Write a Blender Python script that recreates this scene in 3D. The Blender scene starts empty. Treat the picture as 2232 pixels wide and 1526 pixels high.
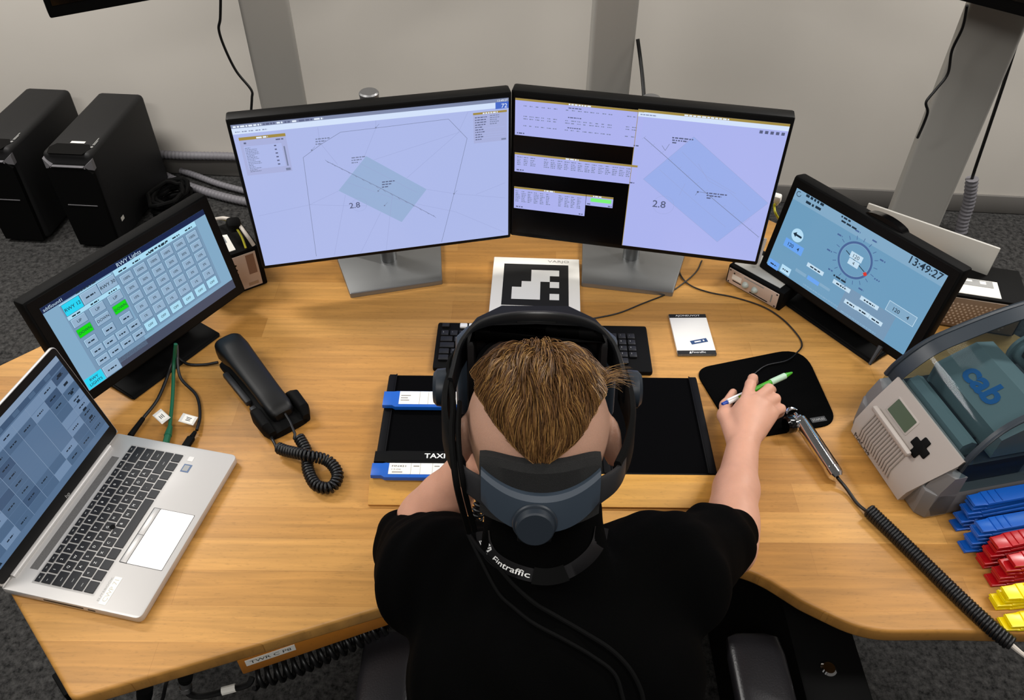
import bpy, bmesh, math, random
import numpy as np
from mathutils import Matrix, Vector
from mathutils.bvhtree import BVHTree
random.seed(7)
np.random.seed(7)
SC = bpy.context.scene
COL = SC.collection
rad = math.radians

# ------------------------------------------------------------ camera, world, lamps, exposure
F, CX, CY = 1800.0, 1116.0, 763.0            # focal length and centre for a 2232x1526 frame
CAM = np.array([0.0, 0.0, 1.9])
_d = np.array([-18.0, 1907.0, F]); _d /= np.linalg.norm(_d)
_up = -_d
_fw = np.array([0, 0, 1.0]) - _up[2] * _up; _fw /= np.linalg.norm(_fw)
_rt = np.cross(_fw, _up)
RW = np.array([_rt, _fw, _up])               # camera axes (right, down, forward) to world
cd = bpy.data.cameras.new('camera'); cam = bpy.data.objects.new('camera', cd); COL.objects.link(cam)
cd.sensor_width = 36; cd.lens = F / 2232 * 36; cd.clip_start = 0.02
_m = Matrix.Identity(4)
for i in range(3):
    _m[i][0] = RW[i, 0]; _m[i][1] = -RW[i, 1]; _m[i][2] = -RW[i, 2]; _m[i][3] = CAM[i]
cam.matrix_world = _m
SC.camera = cam
SC.view_settings.view_transform = 'Standard'; SC.view_settings.look = 'None'
SC.view_settings.gamma = 1; SC.view_settings.exposure = 0; SC.view_settings.use_curve_mapping = False
w = bpy.data.worlds.new('world'); SC.world = w; w.use_nodes = True
w.node_tree.nodes['Background'].inputs[0].default_value = (1.0, 0.95, 0.88, 1)
w.node_tree.nodes['Background'].inputs[1].default_value = 0.10
def area(loc, tgt, sx, sy, power, col=(1, 0.97, 0.93)):
    l = bpy.data.lights.new('ceiling_lamp', 'AREA'); l.shape = 'RECTANGLE'; l.size = sx; l.size_y = sy
    l.energy = power; l.color = col
    o = bpy.data.objects.new('ceiling_lamp', l); COL.objects.link(o); o.location = loc
    o.rotation_euler = (Vector(tgt) - Vector(loc)).to_track_quat('-Z', 'Y').to_euler()
    return o
area((-1.5, 0.5, 2.75), (-1.5, 0.5, 0), 1.2, 0.3, 24)
area((1.4, 0.5, 2.75), (1.4, 0.5, 0), 1.2, 0.3, 24)
area((0.0, -0.7, 2.75), (0.0, -0.7, 0), 1.2, 0.3, 26)
area((-2.1, 2.2, 2.75), (-2.1, 2.3, 0), 1.2, 0.3, 66)
area((2.2, 2.1, 2.75), (2.2, 2.2, 0), 1.2, 0.3, 66)
area((0.1, 2.1, 2.75), (0.1, 2.1, 0), 0.6, 0.3, 4)

# ------------------------------------------------------------ helpers
def ray(u, v): return RW @ np.array([u - CX, v - CY, F])
def px(u, v, z=0.74):
    r = ray(u, v); return CAM + r * ((z - CAM[2]) / r[2])
def pv(u, v, y):
    r = ray(u, v); return CAM + r * (y / r[1])
def onplane(u, v, M):
    """local x, y where the line of sight (u, v) meets the local z = 0 plane of M"""
    I = M.inverted(); o = I @ Vector(CAM); d = I.to_3x3() @ Vector(ray(u, v))
    t = -o.z / d.z; return o.x + d.x * t, o.y + d.y * t
def FR(loc, yaw=0, pitch=0, roll=0):
    return Matrix.Translation(Vector(loc)) @ Matrix.Rotation(rad(yaw), 4, 'Z') @ Matrix.Rotation(rad(pitch), 4, 'X') @ Matrix.Rotation(rad(roll), 4, 'Y')
def T(x, y, z): return Matrix.Translation((x, y, z))
def lin(h):
    if isinstance(h, tuple): r = [c / 255 for c in h]
    else: r = [int(h[i:i + 2], 16) / 255 for i in (0, 2, 4)]
    return [c / 12.92 if c < .04045 else ((c + .055) / 1.055) ** 2.4 for c in r] + [1]
MATS = {}
def mat(name, col=None, rough=.5, metal=0, emit=None, spec=.5, noise=0, nscale=40, bump=0, bscale=200, **kw):
    if name in MATS: return MATS[name]
    m = bpy.data.materials.new(name); m.use_nodes = True; MATS[name] = m
    n = m.node_tree.nodes; L = m.node_tree.links; b = n['Principled BSDF']
    c = lin(col or (0, 0, 0))
    b.inputs['Base Color'].default_value = c; b.inputs['Roughness'].default_value = rough
    b.inputs['Metallic'].default_value = metal; b.inputs['Specular IOR Level'].default_value = spec
    if emit:
        b.inputs['Emission Color'].default_value = lin(emit); b.inputs['Emission Strength'].default_value = kw.get('es', 1)
    tc = None
    if noise or bump:
        tc = n.new('ShaderNodeTexCoord')
    if noise:
        t = n.new('ShaderNodeTexNoise'); t.inputs['Scale'].default_value = nscale; t.inputs['Detail'].default_value = 6
        L.new(tc.outputs['Object'], t.inputs['Vector'])
        mx = n.new('ShaderNodeMix'); mx.data_type = 'RGBA'
        mx.inputs[6].default_value = [x * (1 - noise) for x in c[:3]] + [1]
        mx.inputs[7].default_value = [min(1, x * (1 + noise)) for x in c[:3]] + [1]
        L.new(t.outputs['Fac'], mx.inputs[0]); L.new(mx.outputs[2], b.inputs['Base Color'])
    if bump:
        t = n.new('ShaderNodeTexNoise'); t.inputs['Scale'].default_value = bscale; t.inputs['Detail'].default_value = 3
        L.new(tc.outputs['Object'], t.inputs['Vector'])
        bp = n.new('ShaderNodeBump'); bp.inputs['Strength'].default_value = bump; bp.inputs['Distance'].default_value = .002
        L.new(t.outputs['Fac'], bp.inputs['Height']); L.new(bp.outputs[0], b.inputs['Normal'])
    if 'coat' in kw: b.inputs['Coat Weight'].default_value = kw['coat']; b.inputs['Coat Roughness'].default_value = .08
    if 'sss' in kw:
        b.inputs['Subsurface Weight'].default_value = kw['sss']; b.inputs['Subsurface Radius'].default_value = (.01, .004, .002)
        b.inputs['Subsurface Scale'].default_value = 1
    return m

WM = {}                                        # world matrix of every thing / part
class MB:
    def __init__(s): s.v = []; s.f = []; s.m = []
    def add(s, v, f, m, M=None):
        o = len(s.v)
        s.v += [tuple(M @ Vector(p)) if M else tuple(p) for p in v]
        s.f += [[i + o for i in q] for q in f]; s.m += [m] * len(f); return s
    def box(s, size, c=(0, 0, 0), bev=0, m=None, M=None, seg=2):
        bm = bmesh.new(); bmesh.ops.create_cube(bm, size=1)
        for q in bm.verts: q.co = Vector((q.co.x * size[0] + c[0], q.co.y * size[1] + c[1], q.co.z * size[2] + c[2]))
        if bev: bmesh.ops.bevel(bm, geom=bm.edges[:], offset=min(bev, min(size) * .49), segments=seg, affect='EDGES', profile=.5)
        return s.bm(bm, m, M)
    def bm(s, bm, m, M=None):
        bmesh.ops.recalc_face_normals(bm, faces=bm.faces[:])
        bm.verts.index_update()
        s.add([q.co[:] for q in bm.verts], [[q.index for q in f.verts] for f in bm.faces], m, M); bm.free(); return s
    def prism(s, poly, z0, z1, m=None, bev=0, M=None, seg=2, bottom=False):
        bm = bmesh.new(); vs = [bm.verts.new((p[0], p[1], z0)) for p in poly]; f = bm.faces.new(vs)
        r = bmesh.ops.extrude_face_region(bm, geom=[f]); top = [g for g in r['geom'] if isinstance(g, bmesh.types.BMVert)]
        bmesh.ops.translate(bm, vec=(0, 0, z1 - z0), verts=top)
        if bev:
            zt = max(z0, z1); zb = min(z0, z1)
            ed = [e for e in bm.edges if all(abs(q.co.z - zt) < 1e-7 for q in e.verts) or (bottom and all(abs(q.co.z - zb) < 1e-7 for q in e.verts))]
            bmesh.ops.bevel(bm, geom=ed, offset=bev, segments=seg, affect='EDGES', profile=.5)
        return s.bm(bm, m, M)
    def loft(s, rings, m, M=None, cap=True, closed=True):
        n = len(rings[0]); v = [p for r in rings for p in r]; f = []
        for i in range(len(rings) - 1):
            for j in range(n if closed else n - 1):
                k = (j + 1) % n; f.append([i * n + j, i * n + k, (i + 1) * n + k, (i + 1) * n + j])
        if cap and closed: f.append(list(range(n))[::-1]); f.append([(len(rings) - 1) * n + j for j in range(n)])
        return s.add(v, f, m, M)
    def tube(s, pts, r, m, n=8, M=None, cap=True):
        P = [Vector(p) for p in pts]; R = r if hasattr(r, '__len__') else [r] * len(P)
        rings = []; t0 = None; nx = None
        for i, p in enumerate(P):
            t = (P[min(i + 1, len(P) - 1)] - P[max(i - 1, 0)]).normalized()
            if nx is None:
                nx = t.orthogonal().normalized()
            else:
                nx = (nx - t * nx.dot(t)).normalized()
            b = t.cross(nx)
            rings.append([p + (nx * math.cos(a) + b * math.sin(a)) * R[i] for a in [2 * math.pi * k / n for k in range(n)]])
        return s.loft(rings, m, M, cap)
    def lathe(s, prof, m, n=24, M=None):
        rings = [[(max(r, 1e-5) * math.cos(2 * math.pi * k / n), max(r, 1e-5) * math.sin(2 * math.pi * k / n), z) for k in range(n)] for r, z in prof]
        return s.loft(rings, m, M)
    def cyl(s, a, b, r, m, n=20, M=None): return s.tube([a, b], r, m, n, M)
    def text(s, t, h, m, M, align=.5, bold=0, fit=None, mirror=False):
        v, f, wd = textmesh(t, bold)
        k = h; kx = k if fit is None else fit / wd
        if mirror: kx = -kx
        return s.add([((x - wd * align) * kx, (y - .36) * k, 0) for x, y in v], f, m, M)
    def build(s, name, parent=None, M=None, smooth=35, world=False):
        """one mesh object; parent given: vertices are in the parent's space (or world=True)"""
        me = bpy.data.meshes.new(name); vv = s.v
        if world and parent is not None:
            I = WM[parent.name].inverted(); vv = [tuple(I @ Vector(p)) for p in vv]
        me.from_pydata(vv, [], s.f); ms = []
        for i, m in enumerate(s.m):
            if m not in ms: ms.append(m)
        for m in ms: me.materials.append(m)
        ix = {m: i for i, m in enumerate(ms)}
        me.polygons.foreach_set('material_index', [ix[m] for m in s.m])
        me.polygons.foreach_set('use_smooth', [True] * len(me.polygons))
        me.update()
        if smooth is not None and smooth < 180: me.set_sharp_from_angle(angle=rad(smooth))
        return link(name, me, parent, M)
def link(name, data, parent=None, M=None):
    o = bpy.data.objects.new(name, data); COL.objects.link(o)
    if parent is not None: o.parent = parent
    if M is not None: o.matrix_basis = M
    W = M.copy() if M is not None else Matrix.Identity(4)
    if parent is not None: W = WM[parent.name] @ W
    WM[o.name] = W
    return o
_tc = {}
def textmesh(t, bold=0):
    k = (t, bold)
    if k not in _tc:
        c = bpy.data.curves.new('lettering', 'FONT'); c.body = t; c.size = 1; c.resolution_u = 3; c.offset = bold
        o = bpy.data.objects.new('lettering', c); me = bpy.data.meshes.new_from_object(o)
        v = [(q.co.x, q.co.y) for q in me.vertices]; f = [list(p.vertices) for p in me.polygons]
        x0 = min(p[0] for p in v); v = [(p[0] - x0, p[1]) for p in v]
        bpy.data.objects.remove(o); bpy.data.curves.remove(c); bpy.data.meshes.remove(me)
        _tc[k] = (v, f, max(p[0] for p in v))
    return _tc[k]
def tag(o, label, cat, group=None, kind=None):
    o['label'] = label; o['category'] = cat
    if group: o['group'] = group
    if kind: o['kind'] = kind
    return o
def thing(name, M, label, cat, group=None):
    return tag(link(name, None, None, M), label, cat, group)
def struct(o):
    o['kind'] = 'structure'; return o
def cr(pts, n=10):
    """Catmull-Rom through points"""
    P = [np.array(p, float) for p in pts]; P = [2 * P[0] - P[1]] + P + [2 * P[-1] - P[-2]]; out = []
    for i in range(1, len(P) - 2):
        for t in np.linspace(0, 1, n, endpoint=False):
            a, b, c, d = P[i - 1:i + 3]
            out.append(.5 * ((2 * b) + (c - a) * t + (2 * a - 5 * b + 4 * c - d) * t * t + (3 * b - a - 3 * c + d) * t ** 3))
    out.append(P[-2]); return out
def resample(pts, step):
    P = np.array(pts); s = np.concatenate([[0], np.cumsum(np.linalg.norm(np.diff(P, axis=0), axis=1))])
    n = max(2, int(s[-1] / step)); q = np.linspace(0, s[-1], n)
    return [np.array([np.interp(t, s, P[:, k]) for k in range(3)]) for t in q], s[-1]
def coil(path, R, pitch, seg=12):
    """helix of radius R around a path"""
    P, Ltot = resample(path, pitch / seg); out = []; nx = None
    for i, p in enumerate(P):
        t = P[min(i + 1, len(P) - 1)] - P[max(i - 1, 0)]; t = t / np.linalg.norm(t)
        if nx is None: nx = np.cross(t, [0, 0, 1.]); nx /= np.linalg.norm(nx)
        nx = nx - t * nx.dot(t); nx /= np.linalg.norm(nx); b = np.cross(t, nx)
        a = 2 * math.pi * i / seg; out.append(p + R * (nx * math.cos(a) + b * math.sin(a)))
    return out
def fillet(poly, r, n=6):
    out = []; N = len(poly)
    R = r if hasattr(r, '__len__') else [r] * N
    for i in range(N):
        p = Vector(poly[i][:2]); a = Vector(poly[i - 1][:2]) - p; b = Vector(poly[(i + 1) % N][:2]) - p
        if R[i] < 1e-6: out.append(tuple(p)); continue
        an = a.angle(b); d = min(R[i] / math.tan(an / 2), a.length * .49, b.length * .49)
        p0 = p + a.normalized() * d; p1 = p + b.normalized() * d
        for k in range(n + 1):
            t = k / n; out.append(tuple((1 - t) ** 2 * p0 + 2 * t * (1 - t) * p + t * t * p1))
    return out
def rrect(w, h, r, n=5, c=(0, 0)):
    return fillet([(c[0] - w / 2, c[1] - h / 2), (c[0] + w / 2, c[1] - h / 2), (c[0] + w / 2, c[1] + h / 2), (c[0] - w / 2, c[1] + h / 2)], r, n)
def oval(hw, z0, z1, n=20, e=2.6):
    out = []
    for k in range(n):
        a = 2 * math.pi * k / n; c, s_ = math.cos(a), math.sin(a)
        out.append((hw * math.copysign(abs(c) ** (2 / e), c), (z0 + z1) / 2 + (z1 - z0) / 2 * math.copysign(abs(s_) ** (2 / e), s_)))
    return out
class Scr(MB):
    """layers of flat shapes on a display, local x right, y up, z towards the viewer"""
    def L(s, k): return T(0, 0, .00012 * k)
    def rect(s, x0, y0, x1, y1, m, k=1): return s.add([(x0, y0, 0), (x1, y0, 0), (x1, y1, 0), (x0, y1, 0)], [[0, 1, 2, 3]], m, s.L(k))
    def poly(s, pts, m, k=1): return s.add([(p[0], p[1], 0) for p in pts], [list(range(len(pts)))], m, s.L(k))
    def line(s, p, q, w, m, k=2):
        p = Vector(p); q = Vector(q); d = (q - p).normalized(); n = Vector((-d.y, d.x)) * w / 2
        return s.poly([p + n, p - n, q - n, q + n], m, k)
    def ring(s, c, r, w, m, k=2, n=40, a0=0, a1=360):
        A = [rad(a0 + (a1 - a0) * i / n) for i in range(n + 1)]
        for i in range(n):
            s.poly([(c[0] + rr * math.cos(a), c[1] + rr * math.sin(a)) for rr, a in ((r, A[i]), (r + w, A[i]), (r + w, A[i + 1]), (r, A[i + 1]))], m, k)
        return s
    def tx(s, t, x, y, h, m, k=3, rot=0, align=.5, bold=0, fit=None):
        return s.text(t, h, m, s.L(k) @ T(x, y, 0) @ Matrix.Rotation(rad(rot), 4, 'Z'), align, bold, fit)
    def smudge(s, x, y, wd, h, m, k=3, rot=0):
        """a line of writing too small to read: short dashes"""
        X = 0
        while X < wd:
            l = min(random.uniform(.6, 2.4) * h, wd - X)
            c = Matrix.Rotation(rad(rot), 2); a = [c @ Vector(p) for p in ((X, 0), (X + l, 0), (X + l, h * .75), (X, h * .75))]
            s.poly([(x + p.x, y + p.y) for p in a], m, k); X += l + h * .45

# ------------------------------------------------------------ signed-distance modelling (one continuous surface)
class SDF:
    def __init__(s, lo, hi, h):
        s.h = h; s.lo = np.array(lo, float); s.n = np.ceil((np.array(hi) - s.lo) / h).astype(int) + 1
        s.D = np.full(s.n, 1.0, np.float32)
    def sub(s, lo, hi):
        a = np.clip(np.floor((np.array(lo) - s.lo) / s.h).astype(int), 0, s.n); b = np.clip(np.ceil((np.array(hi) - s.lo) / s.h).astype(int) + 1, 0, s.n)
        ax = [(s.lo[i] + s.h * np.arange(a[i], b[i])).astype(np.float32) for i in range(3)]
        sl = tuple(slice(a[i], b[i]) for i in range(3))
        X, Y, Z = np.meshgrid(*ax, indexing='ij', sparse=True)
        return sl, X, Y, Z
    def mix(s, sl, d, k, op=1):
        D = s.D[sl]
        if op == 1:
            q = np.maximum(k - np.abs(D - d), 0) / max(k, 1e-6); s.D[sl] = np.minimum(D, d) - q * q * k / 4
        else:
            d = -d; q = np.maximum(k - np.abs(D - d), 0) / max(k, 1e-6); s.D[sl] = np.maximum(D, d) + q * q * k / 4
    def cap(s, a, b, ra, rb=None, k=.01, op=1):
        a = np.array(a, float); b = np.array(b, float); rb = ra if rb is None else rb; g = max(ra, rb) + k + 3 * s.h
        sl, X, Y, Z = s.sub(np.minimum(a, b) - g, np.maximum(a, b) + g)
        if s.D[sl].size == 0: return s
        ba = b - a; l2 = max(float(ba @ ba), 1e-12)
        t = np.clip(((X - a[0]) * ba[0] + (Y - a[1]) * ba[1] + (Z - a[2]) * ba[2]) / l2, 0, 1)
        d = np.sqrt((X - a[0] - t * ba[0]) ** 2 + (Y - a[1] - t * ba[1]) ** 2 + (Z - a[2] - t * ba[2]) ** 2) - (ra + (rb - ra) * t)
        s.mix(sl, d.astype(np.float32), k, op); return s
    def chain(s, pts, rs, k=.006):
        for i in range(len(pts) - 1): s.cap(pts[i], pts[i + 1], rs[i], rs[i + 1], k)
        return s
    def ell(s, c, r, R=None, k=.01, op=1):
        c = np.array(c, float); R = np.eye(3) if R is None else np.array(R)   # columns of R: own axes in world
        g = max(r) + k + 3 * s.h; sl, X, Y, Z = s.sub(c - g, c + g)
        if s.D[sl].size == 0: return s
        q = [((X - c[0]) * R[0, i] + (Y - c[1]) * R[1, i] + (Z - c[2]) * R[2, i]) for i in range(3)]
        k0 = np.sqrt(sum((q[i] / r[i]) ** 2 for i in range(3))); k1 = np.sqrt(sum((q[i] / r[i] ** 2) ** 2 for i in range(3)))
        s.mix(sl, (k0 * (k0 - 1) / np.maximum(k1, 1e-6)).astype(np.float32), k, op); return s
    def mesh(s, smooth=1):
        D = s.D; I = D < 0; n = s.n
        c = np.zeros(n - 1, np.int8)
        for dx in (0, 1):
            for dy in (0, 1):
                for dz in (0, 1): c += I[dx:n[0] - 1 + dx, dy:n[1] - 1 + dy, dz:n[2] - 1 + dz]
        act = np.argwhere((c > 0) & (c < 8)); idx = np.full(n - 1, -1, np.int32); idx[tuple(act.T)] = np.arange(len(act))
        acc = np.zeros((len(act), 3)); cnt = np.zeros(len(act))
        for ax in range(3):
            o = [i for i in range(3) if i != ax]
            for p in (0, 1):
                for q in (0, 1):
                    a = act.copy(); a[:, o[0]] += p; a[:, o[1]] += q; b = a.copy(); b[:, ax] += 1
                    da = D[tuple(a.T)]; db = D[tuple(b.T)]; m = (da < 0) != (db < 0)
                    t = np.where(m, da / np.where(m, da - db, 1), 0)
                    P = a.astype(float); P[:, ax] += t; acc[m] += P[m]; cnt[m] += 1
        V = s.lo + s.h * acc / cnt[:, None]; faces = []
        for ax in range(3):
            o = [i for i in range(3) if i != ax]
            sa = [slice(None)] * 3; sb = [slice(None)] * 3; sa[ax] = slice(0, -1); sb[ax] = slice(1, None)
            ch = I[tuple(sa)] != I[tuple(sb)]; E = np.argwhere(ch)
            E = E[(E[:, o[0]] > 0) & (E[:, o[1]] > 0) & (E[:, o[0]] < n[o[0]] - 1) & (E[:, o[1]] < n[o[1]] - 1)]
            q = []
            for p, r in ((1, 1), (0, 1), (0, 0), (1, 0)):
                a = E.copy(); a[:, o[0]] -= p; a[:, o[1]] -= r; q.append(idx[tuple(a.T)])
            Q = np.stack(q, 1); flip = I[tuple(E.T)]
            if ax == 1: flip = ~flip
            Q[~flip] = Q[~flip][:, ::-1]; faces.append(Q)
        Fc = np.concatenate(faces)
        for _ in range(smooth):
            S = np.zeros_like(V); N = np.zeros(len(V))
            for i in range(4):
                for j in ((i + 1) % 4, (i + 3) % 4): np.add.at(S, Fc[:, i], V[Fc[:, j]]); np.add.at(N, Fc[:, i], 1)
            V = .5 * V + .5 * S / np.maximum(N, 1)[:, None]
        return V, Fc
def np_obj(name, V, Fc, m, parent):
    I = np.array(WM[parent.name].inverted()); V = V @ I[:3, :3].T + I[:3, 3]
    me = bpy.data.meshes.new(name); me.from_pydata(V.tolist(), [], Fc.tolist()); me.materials.append(m)
    me.polygons.foreach_set('use_smooth', [True] * len(me.polygons)); me.update()
    return link(name, me, parent)

# ------------------------------------------------------------ materials
def wood(name, c1, c2, cf, row=.043, scale=1):
    m = bpy.data.materials.new(name); m.use_nodes = True; n = m.node_tree.nodes; L = m.node_tree.links; b = n['Principled BSDF']
    tc = n.new('ShaderNodeTexCoord')
    br = n.new('ShaderNodeTexBrick'); br.inputs['Scale'].default_value = 1; br.inputs['Brick Width'].default_value = .62; br.inputs['Row Height'].default_value = row
    br.inputs['Mortar Size'].default_value = .0004; br.inputs['Mortar Smooth'].default_value = 1; br.offset = .37; br.inputs['Bias'].default_value = 0
    br.inputs['Color1'].default_value = lin(c1); br.inputs['Color2'].default_value = lin(c2); br.inputs['Mortar'].default_value = lin(cf)
    L.new(tc.outputs['Object'], br.inputs['Vector'])
    mp = n.new('ShaderNodeMapping'); mp.inputs['Scale'].default_value = (5, 90, 5); L.new(tc.outputs['Object'], mp.inputs['Vector'])
    n1 = n.new('ShaderNodeTexNoise'); n1.inputs['Scale'].default_value = 1; n1.inputs['Detail'].default_value = 8; n1.inputs['Distortion'].default_value = .6; L.new(mp.outputs[0], n1.inputs['Vector'])
    mp2 = n.new('ShaderNodeMapping'); mp2.inputs['Scale'].default_value = (90, 420, 90); L.new(tc.outputs['Object'], mp2.inputs['Vector'])
    n2 = n.new('ShaderNodeTexNoise'); n2.inputs['Scale'].default_value = 1; n2.inputs['Detail'].default_value = 2; L.new(mp2.outputs[0], n2.inputs['Vector'])
    r1 = n.new('ShaderNodeMapRange'); r1.inputs[1].default_value = .3; r1.inputs[2].default_value = .7; r1.inputs[3].default_value = .80; r1.inputs[4].default_value = 1.12; L.new(n1.outputs['Fac'], r1.inputs[0])
    r2 = n.new('ShaderNodeMapRange'); r2.inputs[1].default_value = .58; r2.inputs[2].default_value = .74; r2.inputs[3].default_value = 1; r2.inputs[4].default_value = .84; L.new(n2.outputs['Fac'], r2.inputs[0])
    mu = n.new('ShaderNodeMath'); mu.operation = 'MULTIPLY'; L.new(r1.outputs[0], mu.inputs[0]); L.new(r2.outputs[0], mu.inputs[1])
    mx = n.new('ShaderNodeVectorMath'); mx.operation = 'SCALE'; L.new(br.outputs['Color'], mx.inputs[0]); L.new(mu.outputs[0], mx.inputs['Scale'])
    L.new(mx.outputs[0], b.inputs['Base Color']); b.inputs['Roughness'].default_value = .42; b.inputs['Specular IOR Level'].default_value = .35
    MATS[name] = m; return m
def carpet():
    m = bpy.data.materials.new('carpet'); m.use_nodes = True; n = m.node_tree.nodes; L = m.node_tree.links; b = n['Principled BSDF']
    tc = n.new('ShaderNodeTexCoord'); a = n.new('ShaderNodeTexNoise'); a.inputs['Scale'].default_value = 60; a.inputs['Detail'].default_value = 10; a.inputs['Roughness'].default_value = .75
    L.new(tc.outputs['Object'], a.inputs['Vector'])
    r = n.new('ShaderNodeValToRGB'); r.color_ramp.elements[0].position = .36; r.color_ramp.elements[0].color = lin('1b1b1b'); r.color_ramp.elements[1].position = .66; r.color_ramp.elements[1].color = lin('504f4e')
    L.new(a.outputs['Fac'], r.inputs[0]); L.new(r.outputs[0], b.inputs['Base Color']); b.inputs['Roughness'].default_value = 1; b.inputs['Specular IOR Level'].default_value = .1
    bp = n.new('ShaderNodeBump'); bp.inputs['Strength'].default_value = .8; bp.inputs['Distance'].default_value = .004; L.new(a.outputs['Fac'], bp.inputs['Height']); L.new(bp.outputs[0], b.inputs['Normal'])
    MATS['carpet'] = m; return m
WOOD = wood('beech_worktop', 'c8944f', 'ab7838', '9c6a30', row=.061)
WOODL = wood('varnished_beech', 'cf9a48', 'c68f3e', 'b98038', row=.3)
WOODR = wood('orange_beech_rail', 'b87428', 'a8661e', '8a5216', row=.3)
CARPET = carpet()
WALL = mat('painted_wall', 'd5cfc6', .9, noise=.04, nscale=3, spec=.2)
BASEB = mat('grey_baseboard', '6b6864', .7)
BLK = mat('black_plastic', '090909', .45, spec=.3)
BLKM = mat('matt_black_plastic', '050505', .7, spec=.12)
BLKG = mat('gloss_black_plastic', '040405', .15, spec=.5)
BEZ = mat('display_bezel', '040404', .5, spec=.2)
DK = mat('charcoal_plastic', '232325', .5, spec=.4)
RUB = mat('black_rubber_cord', '0d0d0e', .42, spec=.45)
ALU = mat('anodised_aluminium', '8f8f90', .42, metal=.85)
STAND = mat('satin_grey_metal', '8b8c8c', .38, metal=.8)
COLM = mat('grey_painted_metal', 'a8a59f', .5, metal=.15)
CHROME = mat('chrome', 'e6e6e8', .08, metal=1)
SILV = mat('silver_laptop_body', 'c4c1be', .42, metal=.35, spec=.4)
SILVP = mat('silver_touchpad', 'bbb8b5', .4, metal=.3)
KEY = mat('black_key', '17171a', .5, spec=.4)
KEYW = mat('white_key', 'f0f0ee', .5)
LEG = mat('white_lettering', 'e8e8e6', .6)
LEGG = mat('grey_lettering', '9a9a98', .6)
INK = mat('black_ink', '060606', .7)
INKG = mat('grey_ink', '8f8c86', .8)
PAPER = mat('white_paper', 'efece4', .8)
BLUEP = mat('blue_plastic', '1259b8', .35, spec=.5)
REDP = mat('red_plastic', 'b00a14', .3, spec=.6)
YELP = mat('yellow_plastic', 'f2d900', .35, spec=.5)
GRYC = mat('grey_conduit', '77757a', .55)
BEIGE = mat('pale_metal_plate', 'c9b3a4', .5)
LGREY = mat('light_grey_casing', 'b9b6af', .5)

# ------------------------------------------------------------ the room
A0 = np.array([-1.341, 3.094]); A1 = np.array([2.053, 2.849]); wd = (A1 - A0) / np.linalg.norm(A1 - A0)
WYAW = math.degrees(math.atan2(wd[1], wd[0])); wmid = (A0 + A1) / 2
WF = FR((wmid[0], wmid[1], 0), WYAW)
struct(MB().box((9, 7, .06), (0, .6, -.031), m=CARPET).build('floor'))
struct(MB().box((9, .1, 2.8), (0, .062, 1.4), m=WALL).build('wall_back', M=WF))
struct(MB().box((9, .012, .08), (0, .006, .0405), .003, m=BASEB).build('baseboard_back', M=WF))

# three display posts between desk and wall
def post(loc, yaw, label, wdt=.138, dep=.07):
    t = thing('display_post', FR(loc, yaw), label, 'post', 'posts carrying the hanging displays')
    MB().prism(rrect(wdt, dep, .012), .02, 1.95, COLM).build('column', t)
    MB().box((.32, .42, .02), (0, 0, .01), .004, m=COLM).build('foot_plate', t)
    b = MB().box((.30, .05, .12), (0, -dep / 2 - .0255, 1.36), .006, m=BLK).build('mounting_bracket', t)
    return t
POSTS = [((-.725, 2.42, 0), 14, 'grey metal post left of centre, rising behind the left desktop monitor', .139),
         ((.286, 2.40, 0), 2, 'grey metal post in the middle, rising behind the right desktop monitor', .127),
         ((1.325, 2.30, 0), -18, 'grey metal post at the right, rising behind the right touchscreen', .160)]
for loc, yaw, lb, wdt in POSTS: post(loc, yaw, lb, wdt)
def tv(loc, yaw, label, W=.97, H=.56):
    t = thing('wall_display', FR(loc, yaw), label, 'television', 'big displays hung on the posts')
    MB().prism(rrect(W, .05, .006), 0, H, BLKM, .004, bottom=True).build('housing', t)
    MB().box((W - .03, .002, H - .05), (0, -.0262, H / 2 + .006), m=BLKG).build('display', t)
    MB().box((.16, .03, .10), (0, .0405, H / 2 + .05), .004, m=BLK).build('mount_block', t)
# bottom left corner of the left one, bottom edge of the right one
c = pv(110, 41, 2.16); e = px(335, 0, c[2]); yw = math.degrees(math.atan2(e[1] - c[1], e[0] - c[0])); q = Matrix.Rotation(rad(yw), 3, 'Z') @ Vector((.485, .025, 0))
tv((c[0] + q.x, c[1] + q.y, c[2]), yw, 'large black display hung at upper left, only its bottom corner in view')
c = pv(2112, 7, 2.10); e = px(2232, 38, c[2]); yw2 = math.degrees(math.atan2(e[1] - c[1], e[0] - c[0])); q = Matrix.Rotation(rad(yw2), 3, 'Z') @ Vector((.18, .025, 0))
tv((c[0] + q.x, c[1] + q.y, c[2]), yw2, 'large black display hung at upper right, its bottom edge in view')

# ------------------------------------------------------------ the desk
DP = [(-.616, .503), (-.198, .649), (.0, .728), (.2, .752), (.388, .724), (.455, .668), (.54, .617), (.66, .619), (1.32, .612), (1.36, 1.0), (.60, 1.74), (.32, 1.86), (-.32, 1.86), (-.60, 1.60), (-1.144, 1.05)]
DR = [.02, .6, .5, .5, .25, .1, .16, .1, .03, .03, .1, .1, .1, .1, .02]
desk = thing('desk', FR((.1, 1.2, 0)), 'large corner desk with beech butcher-block top and dark steel frame', 'desk')
MB().prism(fillet(DP, DR, 8), .708, .74, WOOD, .006, seg=3, bottom=True).build('worktop', desk, world=True)
r0 = px(516, 1437, .70); r1 = px(835, 1330, .70)
yr = math.degrees(math.atan2(r1[1] - r0[1], r1[0] - r0[0])); Ml = FR((r0[0], r0[1], 0), yr)
I = WM['desk'].inverted()
rail = MB().box((.62, .022, .046), (.31, .004, .684), .003, m=WOODR).build('wooden_rail', desk, I @ Ml)
rail['label'] = 'orange wooden rail under the front edge'
lb = MB().box((.075, .0008, .016), (.048, -.0075, .692), m=PAPER)
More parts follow.
